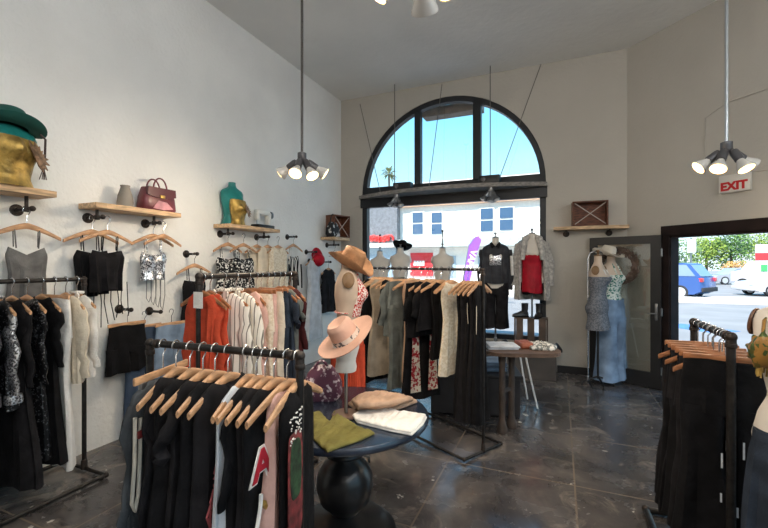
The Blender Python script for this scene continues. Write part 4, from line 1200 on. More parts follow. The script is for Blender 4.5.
# --- nearest rack
G = 'clothes on the nearest rack'
def cord(t, zt, hd):
    MB().tube([(-.215, -.035, zt-.13), (-.235, -.05, zt-.3), (-.25, -.05, zt-.46), (-.235, -.05, zt-.5), (-.215, -.05, zt-.44), (-.2, -.045, zt-.28), (-.19, -.04, zt-.14)], .0075, 8).build('rope_cord', mat('rope', C(176, 170, 158), .9, bump=.4, bscale=120), t)
    MB().box(-.12, -.052, zt-.2, .2, .012, .032, .004).build('red_belt', mat('red_belt_leather', C(96, 26, 26), .5), t)
def beads(seed, xs=(-.16, -.02), zr=(-.03, -.16), n=46):
    def f(t, zt, hd):
        rnd = random.Random(seed); b = MB()
        for i in range(n):
            x = rnd.uniform(*xs); z = zt - .055 - abs(x)*.35 - rnd.random()*(.1)
            b.sphere((x, -hd*1.32-.012, z), rnd.uniform(.0025, .0045), n=4)
        b.build('bead_print', F['white'], t)
    return f
def letter(t, zt, hd):
    b = MB()
    M0 = Matrix.Translation((-.15, -hd*1.3-.012, zt-.27)) @ Matrix.Rotation(R(90), 4, 'X') @ Matrix.Scale(1, 4)
    text_mesh('letter_outline', 'A', .15, F['white'], t, M0 @ Matrix.Diagonal((1.1, 1, 1, 1)), .002, .013)
    text_mesh('red_letter', 'A', .15, mat('print_red', C(178, 26, 46), .7), t, Matrix.Translation((0, -.005, 0)) @ M0 @ Matrix.Diagonal((1.1, 1, 1, 1)), .002, .004)
    MB().tube([(-.185+.03*math.cos(i*.25), -hd*1.3-.012, zt-.38-.02*i) for i in range(14)], .008, 6).build('white_piping', F['white'], t)
    MB().tube([(-.14+.03*math.sin(i*.4), -hd*1.3-.012, zt-.42-.016*i) for i in range(12)], .012, 6).build('gold_print', M_gold, t)
def rose(t, zt, hd):
    y = -hd*1.3-.008
    def blob(cx, cz, rx, rz, y0, y1, pw=.6):
        return MB().loft([[(cx+rx*sc*math.copysign(abs(math.cos(a*PI/14))**pw, math.cos(a*PI/14)), yy, cz+rz*sc*math.copysign(abs(math.sin(a*PI/14))**pw, math.sin(a*PI/14))) for a in range(28)] for yy, sc in ((y0, 1), (y1, .98))])
    blob(-.085, zt-.36, .055, .2, y, y-.003, .35).build('red_panel_print', mat('print_brick', C(120, 46, 46), .7, var=.6, vscale=30), t)
    blob(-.085, zt-.30, .042, .115, y-.003, y-.005).build('green_print', mat('print_green', C(40, 66, 40), .7, var=.7, vscale=34), t)
    beads(77, (-.13, -.04))(t, zt, hd)
def skullprint(t, zt, hd):
    b = MB(); rnd = random.Random(9)
    for k in range(26):
        a = rnd.uniform(0, 6.28); r = rnd.uniform(.01, .09)
        x, z = -.12+r*math.cos(a)*.8, zt-.42+r*math.sin(a)*1.6
        b.tube([(x, -hd*1.3-.014, z), (x+rnd.uniform(-.03, .03), -hd*1.3-.016, z-.04), (x+rnd.uniform(-.03, .03), -hd*1.3-.014, z-.09)], .005, 5)
    b.build('red_line_print', mat('print_dull_red', C(150, 66, 68), .7), t)
on_rack(RF, 163, 'denim_shirt', 'faded grey denim shirt with rope cord at the left end of the nearest rack', 'shirt', 'top', F['gdenim'], G, 'clip', L=.98, seed=50, slv=(.5, .05, None), extras=cord, hem=.23, sh=.2, drop=.02, twist=.2, amp=.02)
on_rack(RF, 176, 'shirt', 'black shirt second from the left on the nearest rack', 'shirt', 'top', F['black2'], G, L=.84, seed=51, slv=(.5, .035, None), twist=.16, sh=.17, amp=.02)
on_rack(RF, 190, 'tee_shirt', 'black tee third from the left on the nearest rack', 'top', 'top', F['black'], G, L=.86, seed=52, extras=beads(1), twist=.12, amp=.022)
on_rack(RF, 203, 'tee_shirt', 'washed black tee fourth from the left on the nearest rack', 'top', 'top', F['black2'], G, L=.8, seed=53, slv=(.2, .04, None), twist=.03, sh=.175, amp=.022)
on_rack(RF, 215, 'tee_shirt', 'black tee with beaded neck fifth from the left on the nearest rack', 'top', 'top', F['black'], G, L=.78, seed=54, extras=beads(2, (-.16, -.08)), twist=.1, amp=.02)
on_rack(RF, 228, 'tee_shirt', 'black tee with dull red line print in the middle of the nearest rack', 'top', 'top', F['black2'], G, L=.78, seed=55, extras=skullprint, twist=.04, sh=.18, amp=.015)
on_rack(RF, 246, 'slim_blouse', 'narrow white long top among the black tees of the nearest rack', 'top', 'top', F['palegrey'], G, L=.86, seed=56, hem=.19, hd=.02, sh=.19, amp=.02, twist=.12)
on_rack(RF, 256, 'shirt', 'black shirt right of the narrow white top on the nearest rack', 'shirt', 'top', F['black'], G, L=.66, seed=57, slv=(.35, .035, None), twist=.0, sh=.17, hem=.18)
on_rack(RF, 265, 'shirt', 'washed black shirt left of the red letter tee on the nearest rack', 'shirt', 'top', F['black2'], G, L=.7, seed=58, twist=-.02, sh=.17, hem=.18)
on_rack(RF, 274, 'tee_shirt', 'black tee with red gothic letter on the nearest rack', 'top', 'top', F['black'], G, L=.76, seed=59, extras=letter, twist=.0, sh=.185, hem=.2, amp=.004)
on_rack(RF, 287, 'sleeveless_blouse', 'blush pink sleeveless top near the right post of the nearest rack', 'top', 'top', F['pink'], G, L=.60, seed=60, hem=.15, sh=.115, neck=.07, hd=.02, extras=beads(3, (-.1, -.05)), twist=-.1)
on_rack(RF, 297, 'tee_shirt', 'black tee with red and green print at the right post of the nearest rack', 'top', 'top', F['black'], G, L=.74, seed=61, extras=rose, twist=.05, sh=.125, hem=.125, hd=.024, neck=.075, amp=.004)

# --- rack behind with the orange blouse
G = 'clothes on the orange blouse rack'
def paper_tag(t, zt, hd):
    MB().box(.02, -hd*1.3-.016, zt-.05, .09, .003, .11).build('paper_tag', F['white'], t, False)
def placket(t, zt, hd):
    MB().box(.02, -hd*1.3-.012, zt-.3, .05, .006, .45).build('lace_panel', F['lace'], t, False)
on_rack(RB, 203, 'blouse', 'orange ruffled blouse with paper tag at the front of its rack', 'blouse', 'top', F['orange'], G, 'dark', L=.8, seed=70, slv=(.42, .05, None), extras=paper_tag, hd=.03, amp=.025, sh=.15, hem=.17, twist=.1)
on_rack(RB, 210, 'blouse', 'second orange blouse with lace panel behind the first', 'blouse', 'top', F['orange'], G, 'dark', L=.86, seed=71, slv=(.42, .05, None), extras=placket, amp=.025, sh=.16, hem=.17, twist=0)
on_rack(RB, 224, 'striped_shirt', 'white shirt with thin stripes next to the orange blouses', 'shirt', 'top', F['stripe'], G, 'dark', L=.82, seed=72, slv=(.58, .075, None), collar=F['stripe'], hd=.036, twist=.12, sh=.21, hem=.24)
on_rack(RB, 236, 'striped_shirt', 'second white shirt with thin stripes behind the first striped one', 'shirt', 'top', F['stripe'], G, 'dark', L=.84, seed=73, slv=(.58, .075, None), collar=F['stripe'], hd=.036, twist=.08, sh=.21, hem=.24)
on_rack(RB, 249, 'blouse', 'blush pink blouse right of the striped shirts', 'blouse', 'top', F['pink'], G, 'dark', L=.8, seed=74, slv=(.4, .06, None), twist=-.15)
on_rack(RB, 256, 'trousers', 'cream lace trousers in the middle of the orange blouse rack', 'trousers', 'pants', F['lace'], G, 'darkclip', L=1.05, seed=75, hem=.22)
on_rack(RB, 261, 'trousers', 'blush trousers between the cream lace and tweed trousers', 'trousers', 'pants', F['pink'], G, 'darkclip', L=1.02, seed=76, hem=.22, twist=-.05)
on_rack(RB, 267, 'trousers', 'cream tweed trousers left of the dark jeans', 'trousers', 'pants', F['cream'], G, 'darkclip', L=1.05, seed=77, hem=.22)
on_rack(RB, 273, 'jeans', 'dark blue jeans on the orange blouse rack', 'jeans', 'pants', F['ddenim'], G, 'darkclip', L=1.05, seed=78, hem=.22, twist=-.05)
on_rack(RB, 279, 'denim_shirt', 'dark denim shirt beside the dark blue jeans', 'shirt', 'top', F['ddenim'], G, 'dark', L=.8, seed=79, slv=(.2, .06, None), twist=-.1)
on_rack(RB, 284, 'tee_shirt', 'grey tee near the far end of the orange blouse rack', 'top', 'top', F['sage'], G, 'dark', L=.75, seed=80, slv=(.15, .06, None), twist=-.15)
on_rack(RB, 290, 'blouse', 'maroon blouse at the far end of the orange blouse rack', 'blouse', 'top', F['maroon'], G, 'dark', L=.9, seed=81, slv=(.4, .06, None), twist=-.2)

# --- long rack before the window
G = 'clothes on the window rack'
W = RM
on_rack(W, 374, 'blouse', 'black blouse at the far left end of the window rack', 'blouse', 'top', F['black'], G, L=1.2, seed=90, slv=(.4, .06, None), hem=.2)
on_rack(W, 383, 'sleeveless_dress', 'taupe sleeveless long dress near the left end of the window rack', 'dress', 'dress', F['taupe'], G, L=1.1, seed=91, hem=.2, sh=.16, twist=-.3)
on_rack(W, 392, 'blouse', 'black crop top left of the grey-green shirt', 'top', 'top', F['black2'], G, L=.5, seed=92, sh=.17)
on_rack(W, 399, 'utility_shirt', 'grey-green utility shirt on the window rack', 'shirt', 'top', F['sage'], G, L=.62, seed=93, slv=(.4, .055, None), hem=.17, sh=.18, collar=F['sage'], twist=-.25)
on_rack(W, 405, 'trousers', 'grey-green trousers below the utility shirt', 'trousers', 'pants', F['sage'], G, 'clip', L=1.12, seed=94, hem=.2, twist=-.25)
on_rack(W, 413, 'sleeveless_dress', 'tan slip dress left of the graphic trousers', 'dress', 'dress', F['tan'], G, L=1.08, seed=95, hem=.12, sh=.12, twist=-.25)
def side_panels(t, zt, hd):
    for sg in (-1, 1):
        MB().loft([[(sg*.105+a, -hd*1.25-.022-c, z) for a, c in ((-w, 0), (w, 0), (w, .004), (-w, .004))] for z, w in ((zt-.25, .03), (zt-.7, .04), (zt-1.12, .06))]).build('graphic_panel', F['graphic'], t, False)
on_rack(W, 421, 'graphic_trousers', 'black trousers with red and white graphic side panels', 'trousers', 'pants', F['black'], G, 'clip', L=1.17, seed=96, hem=.24, twist=-.15, extras=side_panels, amp=.004)
on_rack(W, 427, 'blouse', 'black ruffled top over the graphic trousers', 'top', 'top', F['black'], G, L=.55, seed=97, slv=(.3, .07, None), hem=.24, twist=-.1)
on_rack(W, 434, 'blouse', 'washed black top left of the cream lace dress', 'top', 'top', F['black2'], G, L=.5, seed=98, slv=(.25, .06, None), hem=.22, twist=-.1)
on_rack(W, 441, 'slim_dress', 'narrow black dress just left of the cream lace dress', 'dress', 'dress', F['black'], G, L=.75, seed=99, hem=.14, sh=.11, neck=.06, twist=-.2)
on_rack(W, 452, 'lace_dress', 'cream lace sleeveless dress on the window rack', 'dress', 'dress', F['lace'], G, L=.86, seed=100, hem=.17, sh=.145, neck=.085, twist=.05, amp=.008)
def strings(seed, m):
    return ties(2, -.09, -.05, -.08, -.45, m, .003, y=-.05, seed=seed, name='drawstring')
for k, (px, lab) in enumerate(((464, 'long black dress right of the cream lace dress'), (468, 'long black dress with cream drawstrings second right of the lace dress'), (472, 'long washed black dress third right of the lace dress'), (476, 'long black dress with cream drawstrings next to the right post dress'), (480, 'long washed black dress at the right post of the window rack'))):
    on_rack(W, px, 'long_dress', lab, 'dress', 'dress', F['black'] if k % 2 == 0 else F['black2'], G, L=1.22, seed=101+k, hem=.14, sh=.1, neck=.06, hd=.026, extras=strings(k, F['cream']) if k in (1, 3) else None, twist=.1+.03*k)
for k, px in enumerate((379, 388, 410, 431, 449)):
    t = W.px(px)
    hanger_at('wood', W.t(t)+Vector((0, 0, -.0014)), W.rz-.2+.08*k, ['empty wooden hanger between the black blouse and taupe dress of the window rack', 'empty wooden hanger left of the black crop top on the window rack', 'empty wooden hanger beside the tan slip dress on the window rack', 'empty wooden hanger between the two black tops of the window rack', 'empty wooden hanger just left of the cream lace dress'][k], 'hangers on the window rack')

# --- rack beside the door
G = 'clothes on the door rack'
def slits(seed):
    def f(t, zt, hd):
        rnd = random.Random(seed); b = MB()
        for i in range(24):
            x = rnd.uniform(-.04, .17); z = zt-rnd.uniform(.42, .9)
            MB().box(x, -hd*1.4-.022, z, .008, .003, rnd.uniform(.03, .09)).build('pale_slit', F['palegrey'], t, False)
    return f
labs = ['black wide trousers with pale slit embroidery at the front of the door rack', 'plain black trousers second from the front on the door rack', 'washed black long skirt third from the front on the door rack', 'black trousers fourth from the front on the door rack', 'black long skirt fifth from the front on the door rack', 'washed black trousers at the far end of the door rack']
for k in range(6):
    on_rack(RR, 0, 'trousers' if k not in (2, 4) else 'long_skirt', labs[k], 'trousers' if k not in (2, 4) else 'skirt', 'pants' if k not in (2, 4) else 'skirt', F['black'] if k % 2 == 0 else F['black2'], G, 'darkclip', t=.12+.15*k, L=.98-.02*(k % 3), seed=120+k, hem=.25, hd=.03, twist=-.12+.05*k, extras=slits(4) if k == 0 else None)
for k in range(3):
    hanger_at('dark', RR.t(.2+.25*k)+Vector((0, 0, -.0014)), RR.rz+.1-.1*k, ['empty brown hanger nearest the camera on the door rack', 'empty brown hanger in the middle of the door rack', 'empty brown hanger at the far end of the door rack'][k], 'hangers on the door rack')
# ------------------------------------------------------------------ round table and what lies on it
TB = cam((345-384)/FOC*2.466, 2.466)
TZ = .752
rt = thing('round_table', 'round black pedestal table with blue-black top beside the nearest rack', 'table', (TB.x, TB.y, 0))
M_top = mat('blue_black_lacquer', C(40, 48, 62), .2, var=.25, vscale=3, spec=.6); M_ped = mat('black_gloss_paint', C(26, 25, 26), .3, var=.2)
MB().lathe([(.3, .70), (.46, .705), (.5, .712), (.508, .725), (.508, .74), (.5, TZ), (.01, TZ)], 56).build('tabletop', M_top, rt)
MB().lathe([(.29, 0), (.31, .01), (.31, .045), (.28, .06), (.25, .075), (.255, .09), (.21, .11), (.13, .125), (.085, .15), (.1, .17), (.15, .22), (.172, .3), (.165, .38), (.13, .44), (.085, .475), (.08, .49), (.12, .5), (.128, .515), (.12, .53), (.09, .54), (.1, .56), (.125, .59), (.13, .63), (.115, .66), (.12, .68), (.2, .70), (.3, .703)], 40).build('pedestal', M_ped, rt)
def outline_from(pix, z):
    return [tuple(atz(300+x/3.343, 370+y/3.343, z)[:2]) for x, y in pix]
def folded(name, label, cat, pix, z, th, m, layers=1, seed=0, rough=.008, group=None, z0=None):
    out = outline_from(pix, z)
    cx = sum(p[0] for p in out)/len(out); cy = sum(p[1] for p in out)/len(out)
    b = MB(); soft_stack(b, [(x-cx, y-cy) for x, y in out], 0, th, seed, layers, rough)
    o = b.build(name, m, None, angle=70); o.location = (cx, cy, z0 if z0 is not None else TZ+.001)
    return tag(o, label, cat, group)
folded('tank_vest', 'olive green tank top spread on the round black table', 'top', [(40, 140), (60, 136), (70, 160), (84, 178), (102, 166), (114, 136), (150, 158), (205, 190), (250, 206), (205, 228), (150, 246), (92, 268), (70, 250), (45, 225)], .77, .014, F['olive'], 1, 1, .018)
folded('white_garment', 'folded white top on the round black table', 'top', [(178, 150), (212, 128), (300, 130), (425, 148), (414, 172), (375, 208), (310, 196), (245, 180), (190, 166)], .775, .011, F['white'], 2, 2, .014)
for k in range(3):
    dx = (k % 2)*6
    folded('folded_trousers', ['lowest tan folded garment in the stack at the back of the round table', 'middle tan folded garment in the stack at the back of the round table', 'topmost tan folded garment in the stack at the back of the round table'][k], 'folded clothes', [[(160, 104), (205, 84), (262, 78), (330, 78), (392, 98), (330, 120), (250, 128), (185, 124)], [(172, 98), (200, 80), (270, 76), (322, 74), (380, 92), (318, 112), (255, 122), (190, 120)], [(180, 104), (196, 84), (250, 70), (318, 78), (372, 94), (326, 106), (240, 116), (196, 118)]][k], .78+.03*k, .024, F['tan'], 1, 10+k, .016, 'tan folded clothes on the round table', TZ+.001+.034*k)
hbp = atz(323, 398, TZ)
pb2 = thing('soft_bag', 'plum and white patterned soft bag at the left of the round table', 'bag', (hbp.x, hbp.y, TZ+.001), YAW)
MB().loft([[(x*s, y*s, z) for x, y, z in rrect(.1, .075, 0)] for s in (1,)] + [rrect(.125, .085, .03), rrect(.125, .08, .1), rrect(.1, .055, .17), rrect(.065, .025, .21), rrect(.055, .012, .22)]).build('bag_body', F['plum'], pb2)
MB().tube([(-.055+.1*i/8, -.03, .205+.05*math.sin(PI*i/8)) for i in range(9)], .009, 8).build('handle', F['plum'], pb2)
# hat stand with the pink hat
hs_ = cam((346-384)/FOC*2.4, 2.4)
M_foam = mat('white_foam', C(222, 216, 208), .8, var=.06)
st = thing('hat_stand', 'white head-shaped hat stand on a wooden disc on the round table', 'hat stand', (hs_.x, hs_.y, TZ+.001))
MB().lathe([(.08, 0), (.085, .006), (.08, .016), (.02, .018)], 28).build('wooden_disc', mat('dark_disc_wood', C(96, 68, 52), .5, var=.3), st)
MB().tube([(0, 0, .015), (0, 0, .28)], .01, 10).build('pole', M_dchrome, st)
MB().lathe([(.03, .26), (.06, .265), (.064, .29), (.058, .32), (.06, .34), (.078, .4), (.08, .45), (.068, .5), (.04, .525), (.002, .53)], 28).build('head_block', M_foam, st)
FW3 = Vector((FWD[0], FWD[1], 0)); RG3 = Vector((RGT[0], RGT[1], 0))
def orient(o, roll, tip=0., spin=0.):
    """roll clockwise as seen from the camera side, tip towards it"""
    o.rotation_euler = (Matrix.Rotation(R(roll), 4, FW3) @ Matrix.Rotation(R(tip), 4, RG3) @ Matrix.Rotation(YAW+R(spin), 4, 'Z')).to_euler()
M_pinkfelt = mat('pink_felt', C(198, 156, 136), .8, var=.12, bump=.08)
hz_ = at(347, 338, 2.4)
ph1 = make_hat('fedora_hat', 'pink wide brimmed hat tilted on the white hat stand', 'hat', hz_, M_pinkfelt, spotted('patterned_band', C(206, 190, 176), C(96, 92, 94), 60, .55, .7), brim=(.185, .2), curl=.02, crown=(.088, .1), ch=.115, group='hats')
orient(ph1, -31, 16)

# ------------------------------------------------------------------ second table, bench, stand
M_old = mat('worn_table_wood', C(98, 76, 62), .55, var=.4, vscale=5, stretch=(2, 8, 8)); M_leg = mat('dark_worn_leg', C(70, 58, 50), .6, var=.4)
T2 = cam(1.37, 4.12)
t2 = thing('side_table', 'narrow wooden table on two turned posts in front of the window platform', 'table', (T2.x, T2.y, 0), YAW-.08)
b = MB(); out = [(.38*math.copysign(abs(math.cos(a*PI/16))**.6, math.cos(a*PI/16)), .29*math.copysign(abs(math.sin(a*PI/16))**.6, math.sin(a*PI/16))) for a in range(32)]
b.prism(out, .765, .80, axis='z'); b.build('tabletop', M_old, t2, smooth=False)
for k, (lx, ly) in enumerate(((-.2, -.17), (-.08, -.04))):
    MB().lathe([(.05, 0), (.056, .03), (.04, .08), (.03, .12), (.03, .3), (.034, .34), (.03, .38), (.03, .66), (.036, .7), (.04, .764)], 18, M=TX(lx, ly, 0)).build('leg', M_leg, t2)
MB().box(0, 0, .40, .17, .025, .03, M=TX(-.14, -.105, 0, rz=.8)).build('stretcher', M_leg, t2)
def local_fold(name, label, cat, lat, d, out, th, m, seed, z, layers=1, group=None, rough=.008):
    c = cam(lat, d); b = MB(); soft_stack(b, out, 0, th, seed, layers, rough)
    o = b.build(name, m, None, angle=70); o.location = (c.x, c.y, z); o.rotation_euler = (0, 0, YAW)
    return tag(o, label, cat, group)
local_fold('folded_shirts', 'folded white shirts on the narrow wooden table', 'folded clothes', 1.18, 4.12, [(-.15, -.12), (.15, -.13), (.16, .12), (-.14, .13)], .018, F['palegrey'], 21, .801, 2)
local_fold('scarf', 'crumpled grey patterned scarf at the right of the narrow wooden table', 'scarf', 1.60, 4.13, [(-.15, -.14), (.05, -.2), (.13, -.08), (.1, .13), (-.14, .12)], .03, spotted('grey_scarf', C(122, 124, 120), C(226, 222, 214), 30, .5, .8, kind='noise'), 22, .801, 1, None, .025)
local_fold('leather_purse', 'small rust red leather purse on the narrow wooden table', 'purse', 1.44, 4.15, [(-.06, -.1), (.05, -.11), (.07, .1), (-.07, .11)], .05, mat('rust_leather', C(152, 84, 60), .5, var=.35), 23, .801, 1, None, .012)
bn = cam(1.02, 4.62)
bch = thing('storage_bench', 'dark low storage bench behind the narrow wooden table', 'bench', (bn.x, bn.y, 0), YAW-.15)
M_bench = mat('dark_bench', C(44, 42, 44), .5, var=.25)
MB().box(0, 0, .22, .95, .5, .40, .01).build('body', M_bench, bch, False)
MB().box(0, 0, .44, 1.0, .54, .04, .01).build('lid', M_bench, bch, False)
for sx in (-1, 1):
    for sy in (-1, 1): MB().box(sx*.43, sy*.2, .012, .06, .06, .025).build('foot', M_bench, bch, False)
for k in range(2):
    local_fold('folded_jeans', ['lower pair of folded light blue jeans on the dark storage bench', 'upper pair of folded light blue jeans on the dark storage bench'][k], 'folded clothes', 1.15, 4.62, [(-.2, -.16), (.2, -.17), (.21, .15), (-.19, .17)], .045, F['ldenim'], 31+k, .461+.053*k, 1, 'folded jeans on the storage bench')
for k in range(1):
    local_fold('folded_jumper', 'pale grey folded jumper on the left end of the dark storage bench', 'folded clothes', .68, 4.6, [(-.15, -.16), (.15, -.17), (.15, .15), (-.15, .17)], .09, F['palegrey'], 36, .461)
we = cam(1.62, 4.75)
wst = thing('folding_stand', 'bent white metal folding stand beside the dark storage bench', 'stand', (we.x, we.y, 0), YAW)
for y in (-.1, .1):
    MB().tube([(-.16, y, .64), (-.05, y, .66), (.0, y, .62), (.05, y*1.3, .35), (.12, y*1.6, .012)], .011, 8).build('leg', mat('white_metal', C(222, 222, 222), .4), wst)
MB().tube([(-.16, -.1, .64), (-.16, .1, .64)], .011, 8).build('top_bar', mat('white_metal', C(222, 222, 222)), wst)
MB().tube([(-.16, -.1, .64), (-.18, -.14, .012)], .011, 8).build('leg', mat('white_metal', C(222, 222, 222)), wst); MB().tube([(-.16, .1, .64), (-.18, .14, .012)], .011, 8).build('leg', mat('white_metal', C(222, 222, 222)), wst)

# ------------------------------------------------------------------ dress forms
M_tan = mat('tan_form', C(206, 182, 160), .6, var=.08); M_plate = mat('brown_plate', C(128, 96, 62), .5, var=.2)
M_white = mat('white_form', C(214, 204, 192), .6, var=.06)
def torso_arc(mb, z0, z1, a0, a1, off=.006, th=.004, M=None, rows=40, n=26, bust=1.0, cut=None):
    rings = []
    for z, hw, hd in interp(TORSO, rows):
        if not (z0 <= z <= z1): continue
        f = (z-z0)/(z1-z0)
        A0, A1 = (a0, a1) if not cut else cut(f)
        def pts(o):
            r = []
            for i in range(n):
                th_ = R(A0+(A1-A0)*i/(n-1)); c, s = math.cos(th_), math.sin(th_)
                u = math.copysign(abs(c)**.85, c); x, y = (hw+o)*u, (hd+o)*s
                g = math.exp(-((z-.475)/.065)**2)*bust
                if s < 0:
                    for sg in (-1, 1): y -= .05*g*math.exp(-((x-sg*.075)/.05)**2)
                r.append((x, y, z))
            return r
        rings.append(pts(off+th)+pts(off)[::-1])
    mb.loft(rings, True, True, M=M); return mb
# tan form in profile
fA = cam((348-384)/FOC*3.25, 3.25); hip = .94
rzA = YAW+R(6)+PI/2
dress_form('tan dress form in profile wearing the straw cowboy hat', (fA.x, fA.y, 0), rzA, hip, M_tan, m_plate=M_plate, group='dress forms')
ba = thing('halter', 'red and white bandana halter top on the tan dress form', 'top', (fA.x, fA.y, 0), rzA)
b = MB(); torso_arc(b, .3, .6, 190, 350, M=TX(z=hip), cut=lambda f: (196+32*f, 344-32*f)); b.build('front_panel', F['bandana'], ba)
for s in (-1, 1): MB().tube([(s*.06, -.085, hip+.59), (s*.06, -.06, hip+.66), (s*.04, 0, hip+.705)], .008, 6).build('neck_strap', F['bandana'], ba)
MB().tube([(.145*math.cos(R(a)), .105*math.sin(R(a)), hip+.33) for a in range(0, 181, 15)], .005, 6).build('back_strap', F['bandana'], ba)
fr_ = thing('fringe_skirt', 'orange fringed skirt on the tan dress form', 'skirt', (fA.x, fA.y, 0), rzA)
b = MB(); b.loft([torso_ring(z, hw, hd, off=.008) for z, hw, hd in interp(TORSO, 30) if z <= .12], M=TX(z=hip)); b.build('waistband', F['orange'], fr_)
b = MB(); cloth(b, [(hip+.0, .17, .11), (hip-.15, .18, .12), (hip-.36, .19, .13)], 5, .008, nf=4, rows=10); b.build('lining', F['orange'], fr_)
b = MB(); fringe(b, 64, .188, .13, hip+.06, hip-.42, 3, .0055); b.build('fringe', F['orange'], fr_)
hl = at(350, 264, 3.25)
h2 = make_hat('cowboy_hat', 'straw cowboy hat tilted on the tan dress form', 'hat', (hl.x, hl.y, hip+.70), M_straw, mat('brown_band', C(104, 70, 44), .6), brim=(.19, .2), curl=.085, crown=(.09, .105), ch=.14, group='hats')
orient(h2, 27, 10, 78)
# three bare white forms with their backs to the room
for k, (px, hp2, lab) in enumerate(((380, .68, 'bare white dress form leftmost in the window with its back turned'), (400.5, .735, 'bare white dress form wearing a black hat in the window'), (442.5, .72, 'bare white dress form third from left in the window before the red shopfront'))):
    x = ray(px)[0]*(6.46/ray(px)[1])
    dress_form(lab, (x, 6.46, .411), PI, hp2, M_white, stand='disc', group='bare white window dress forms')
    if k != 1:
        o = MB().tube([(0, 0, 0), (0, 0, .2)], .008, 8).sphere((0, 0, .21), .02, n=6).build('neck_rod', M_black, [q for q in COL.objects if q.name.startswith('dress_form') and q['label'] == lab][0]); o.location = (0, 0, hp2+.85)
x = ray(402)[0]*(6.46/ray(402)[1])
h3 = make_hat('sun_hat', 'black wide brimmed hat on the second white window form', 'hat', (x, 6.46, .411+.735+.80), F['black'], F['black2'], brim=(.17, .18), curl=.05, crown=(.08, .09), ch=.1, group='hats')
orient(h3, 15, -22)
# black outfit
xo = ray(495.5)[0]*(6.46/ray(495.5)[1])
dress_form('dress form under the black jacket outfit in the window', (xo, 6.46, .411), .12, .87, M_white, stand='disc', group='dressed window forms')
def jk(t, zt, hd):
    MB().box(0, -hd*1.12-.012, zt-.27, .17, .012, .15, .003).build('silver_panel', F['silver'], t)
    MB().tube([(.235, -.05, zt-.2), (.25, -.06, zt-.5)], .022, 8).build('lace_stripe', F['white'], t)
g = garment('black_jacket', 'black jacket with silver panel on the left dressed window form', 'jacket', 'top', F['charcoal'], 'clothes on the window forms', L=.62, seed=140, slv=(.62, .075, F['charcoal']), hd=.125, hem=.2, sh=.2, extras=jk, collar=F['black2'])
place(g, (xo, 6.46, .411+.87+.80), .12)
g = garment('black_trousers', 'wide washed black trousers below the black jacket in the window', 'trousers', 'pants', F['black2'], 'clothes on the window forms', L=.80, seed=141, hd=.09, hem=.19, amp=.006)
place(g, (xo, 6.46, .411+.87+.32), .12)
# fur coat
xc = ray(532)[0]*(6.52/ray(532)[1])
dress_form('dress form under the grey fur coat in the window', (xc, 6.52, .411), .1, .92, M_white, stand='disc', arm=False, group='dressed window forms')
g = garment('slip_dress', 'red satin slip dress under the grey fur coat', 'dress', 'slip', F['red'], 'clothes on the window forms', L=.80, seed=142, hd=.105, hem=.15, sh=.2, amp=.006)
place(g, (xc, 6.50, .411+.92+.80), .1)
g = garment('black_shorts', 'black lace shorts showing below the red slip dress', 'shorts', 'skirt', F['black'], 'clothes on the window forms', L=.24, seed=146, hd=.085, hem=.14, amp=.003)
place(g, (xc, 6.52, .411+.92+.25), .1)
ct = thing('fur_coat', 'open grey fur coat on the right dressed window form', 'coat', (xc, 6.52, .411+.92+.80), .1)
rings = []
for z, hw, hd in interp([(-.085, .09, .075), (-.12, .17, .1), (-.17, .215, .125), (-.3, .235, .14), (-.6, .24, .145), (-1.02, .255, .155)], 22):
    g0 = 48 if z < -.14 else 40
    o_, i_ = [], []
    for i in range(34):
        a = R(-90+g0+(360-2*g0)*i/33); w = .008*math.sin(9*a+z*3)
        o_.append(((hw+w)*math.cos(a), (hd+w)*math.sin(a), z)); i_.append(((hw-.03)*math.cos(a), (hd-.03)*math.sin(a), z))
    rings.append(o_+i_[::-1])
MB().loft(rings).build('body', F['fur'], ct)
for s in (-1, 1):
    b = MB(); sleeve(b, s, .64, sh=.21, z0=-.16, r=.085, seed=3, spread=.08); b.build('sleeve', F['fur'], ct)
    MB().tube([(s*.05, .02, -.06), (s*.1, -.06, -.1), (s*.125, -.12, -.24), (s*.14, -.14, -.42)], [.035, .05, .05, .03], 10).build('lapel', F['fur'], ct)
# crate with boots on the platform
xk = ray(531)[0]*(6.29/ray(531)[1])
crate('upright slatted wooden crate on the display platform below the fur coat', (xk, 6.275, .412), .05, w=.46, d=.19, h=.46, xlines=False, m=mat('dark_slat_wood', C(84, 66, 54), .65, var=.4), bars=3, back=False)
def boot(label, loc, rz, m=None, sh=.2, group='boots on the crate', name='boot', cat='boot'):
    t = thing(name, label, cat, loc, rz, group); m = m or mat('black_leather', C(30, 28, 30), .35, var=.2)
    b = MB()
    if sh > .1: b.tube([(0, .05, sh), (0, .05, sh*.6), (0, .045, .09), (0, .03, .05)], [.05, .046, .044, .04], 14)
    b.loft([[(.038*s*math.cos(a*PI/8), y, .018+h*max(0, math.sin(a*PI/8)) - .006*max(0, -math.sin(a*PI/8))) for a in range(16)] for y, s, h in ((.095, .7, .06), (.06, 1, .085), (0, .95, .075), (-.06, 1.05, .05), (-.11, .9, .035), (-.135, .45, .02))])
    b.build('upper', m, t)
    b = MB(); b.prism([(x*.042/.042, y) for x, y in ((-.03, .1), (.03, .1), (.038, 0), (.042, -.06), (.03, -.12), (0, -.14), (-.03, -.12), (-.042, -.06), (-.038, 0))], .0, .014, axis='z'); b.box(0, .065, .01, .06, .06, .02); b.build('sole', F['black'], t, False)
    return t
zt_ = .412+.46
boot('black ankle boot at the left on top of the slatted crate', (xk-.13, 6.265, zt_+.001), -1.1)
boot('black ankle boot at the right on top of the slatted crate', (xk+.1, 6.265, zt_+.001), -.2)
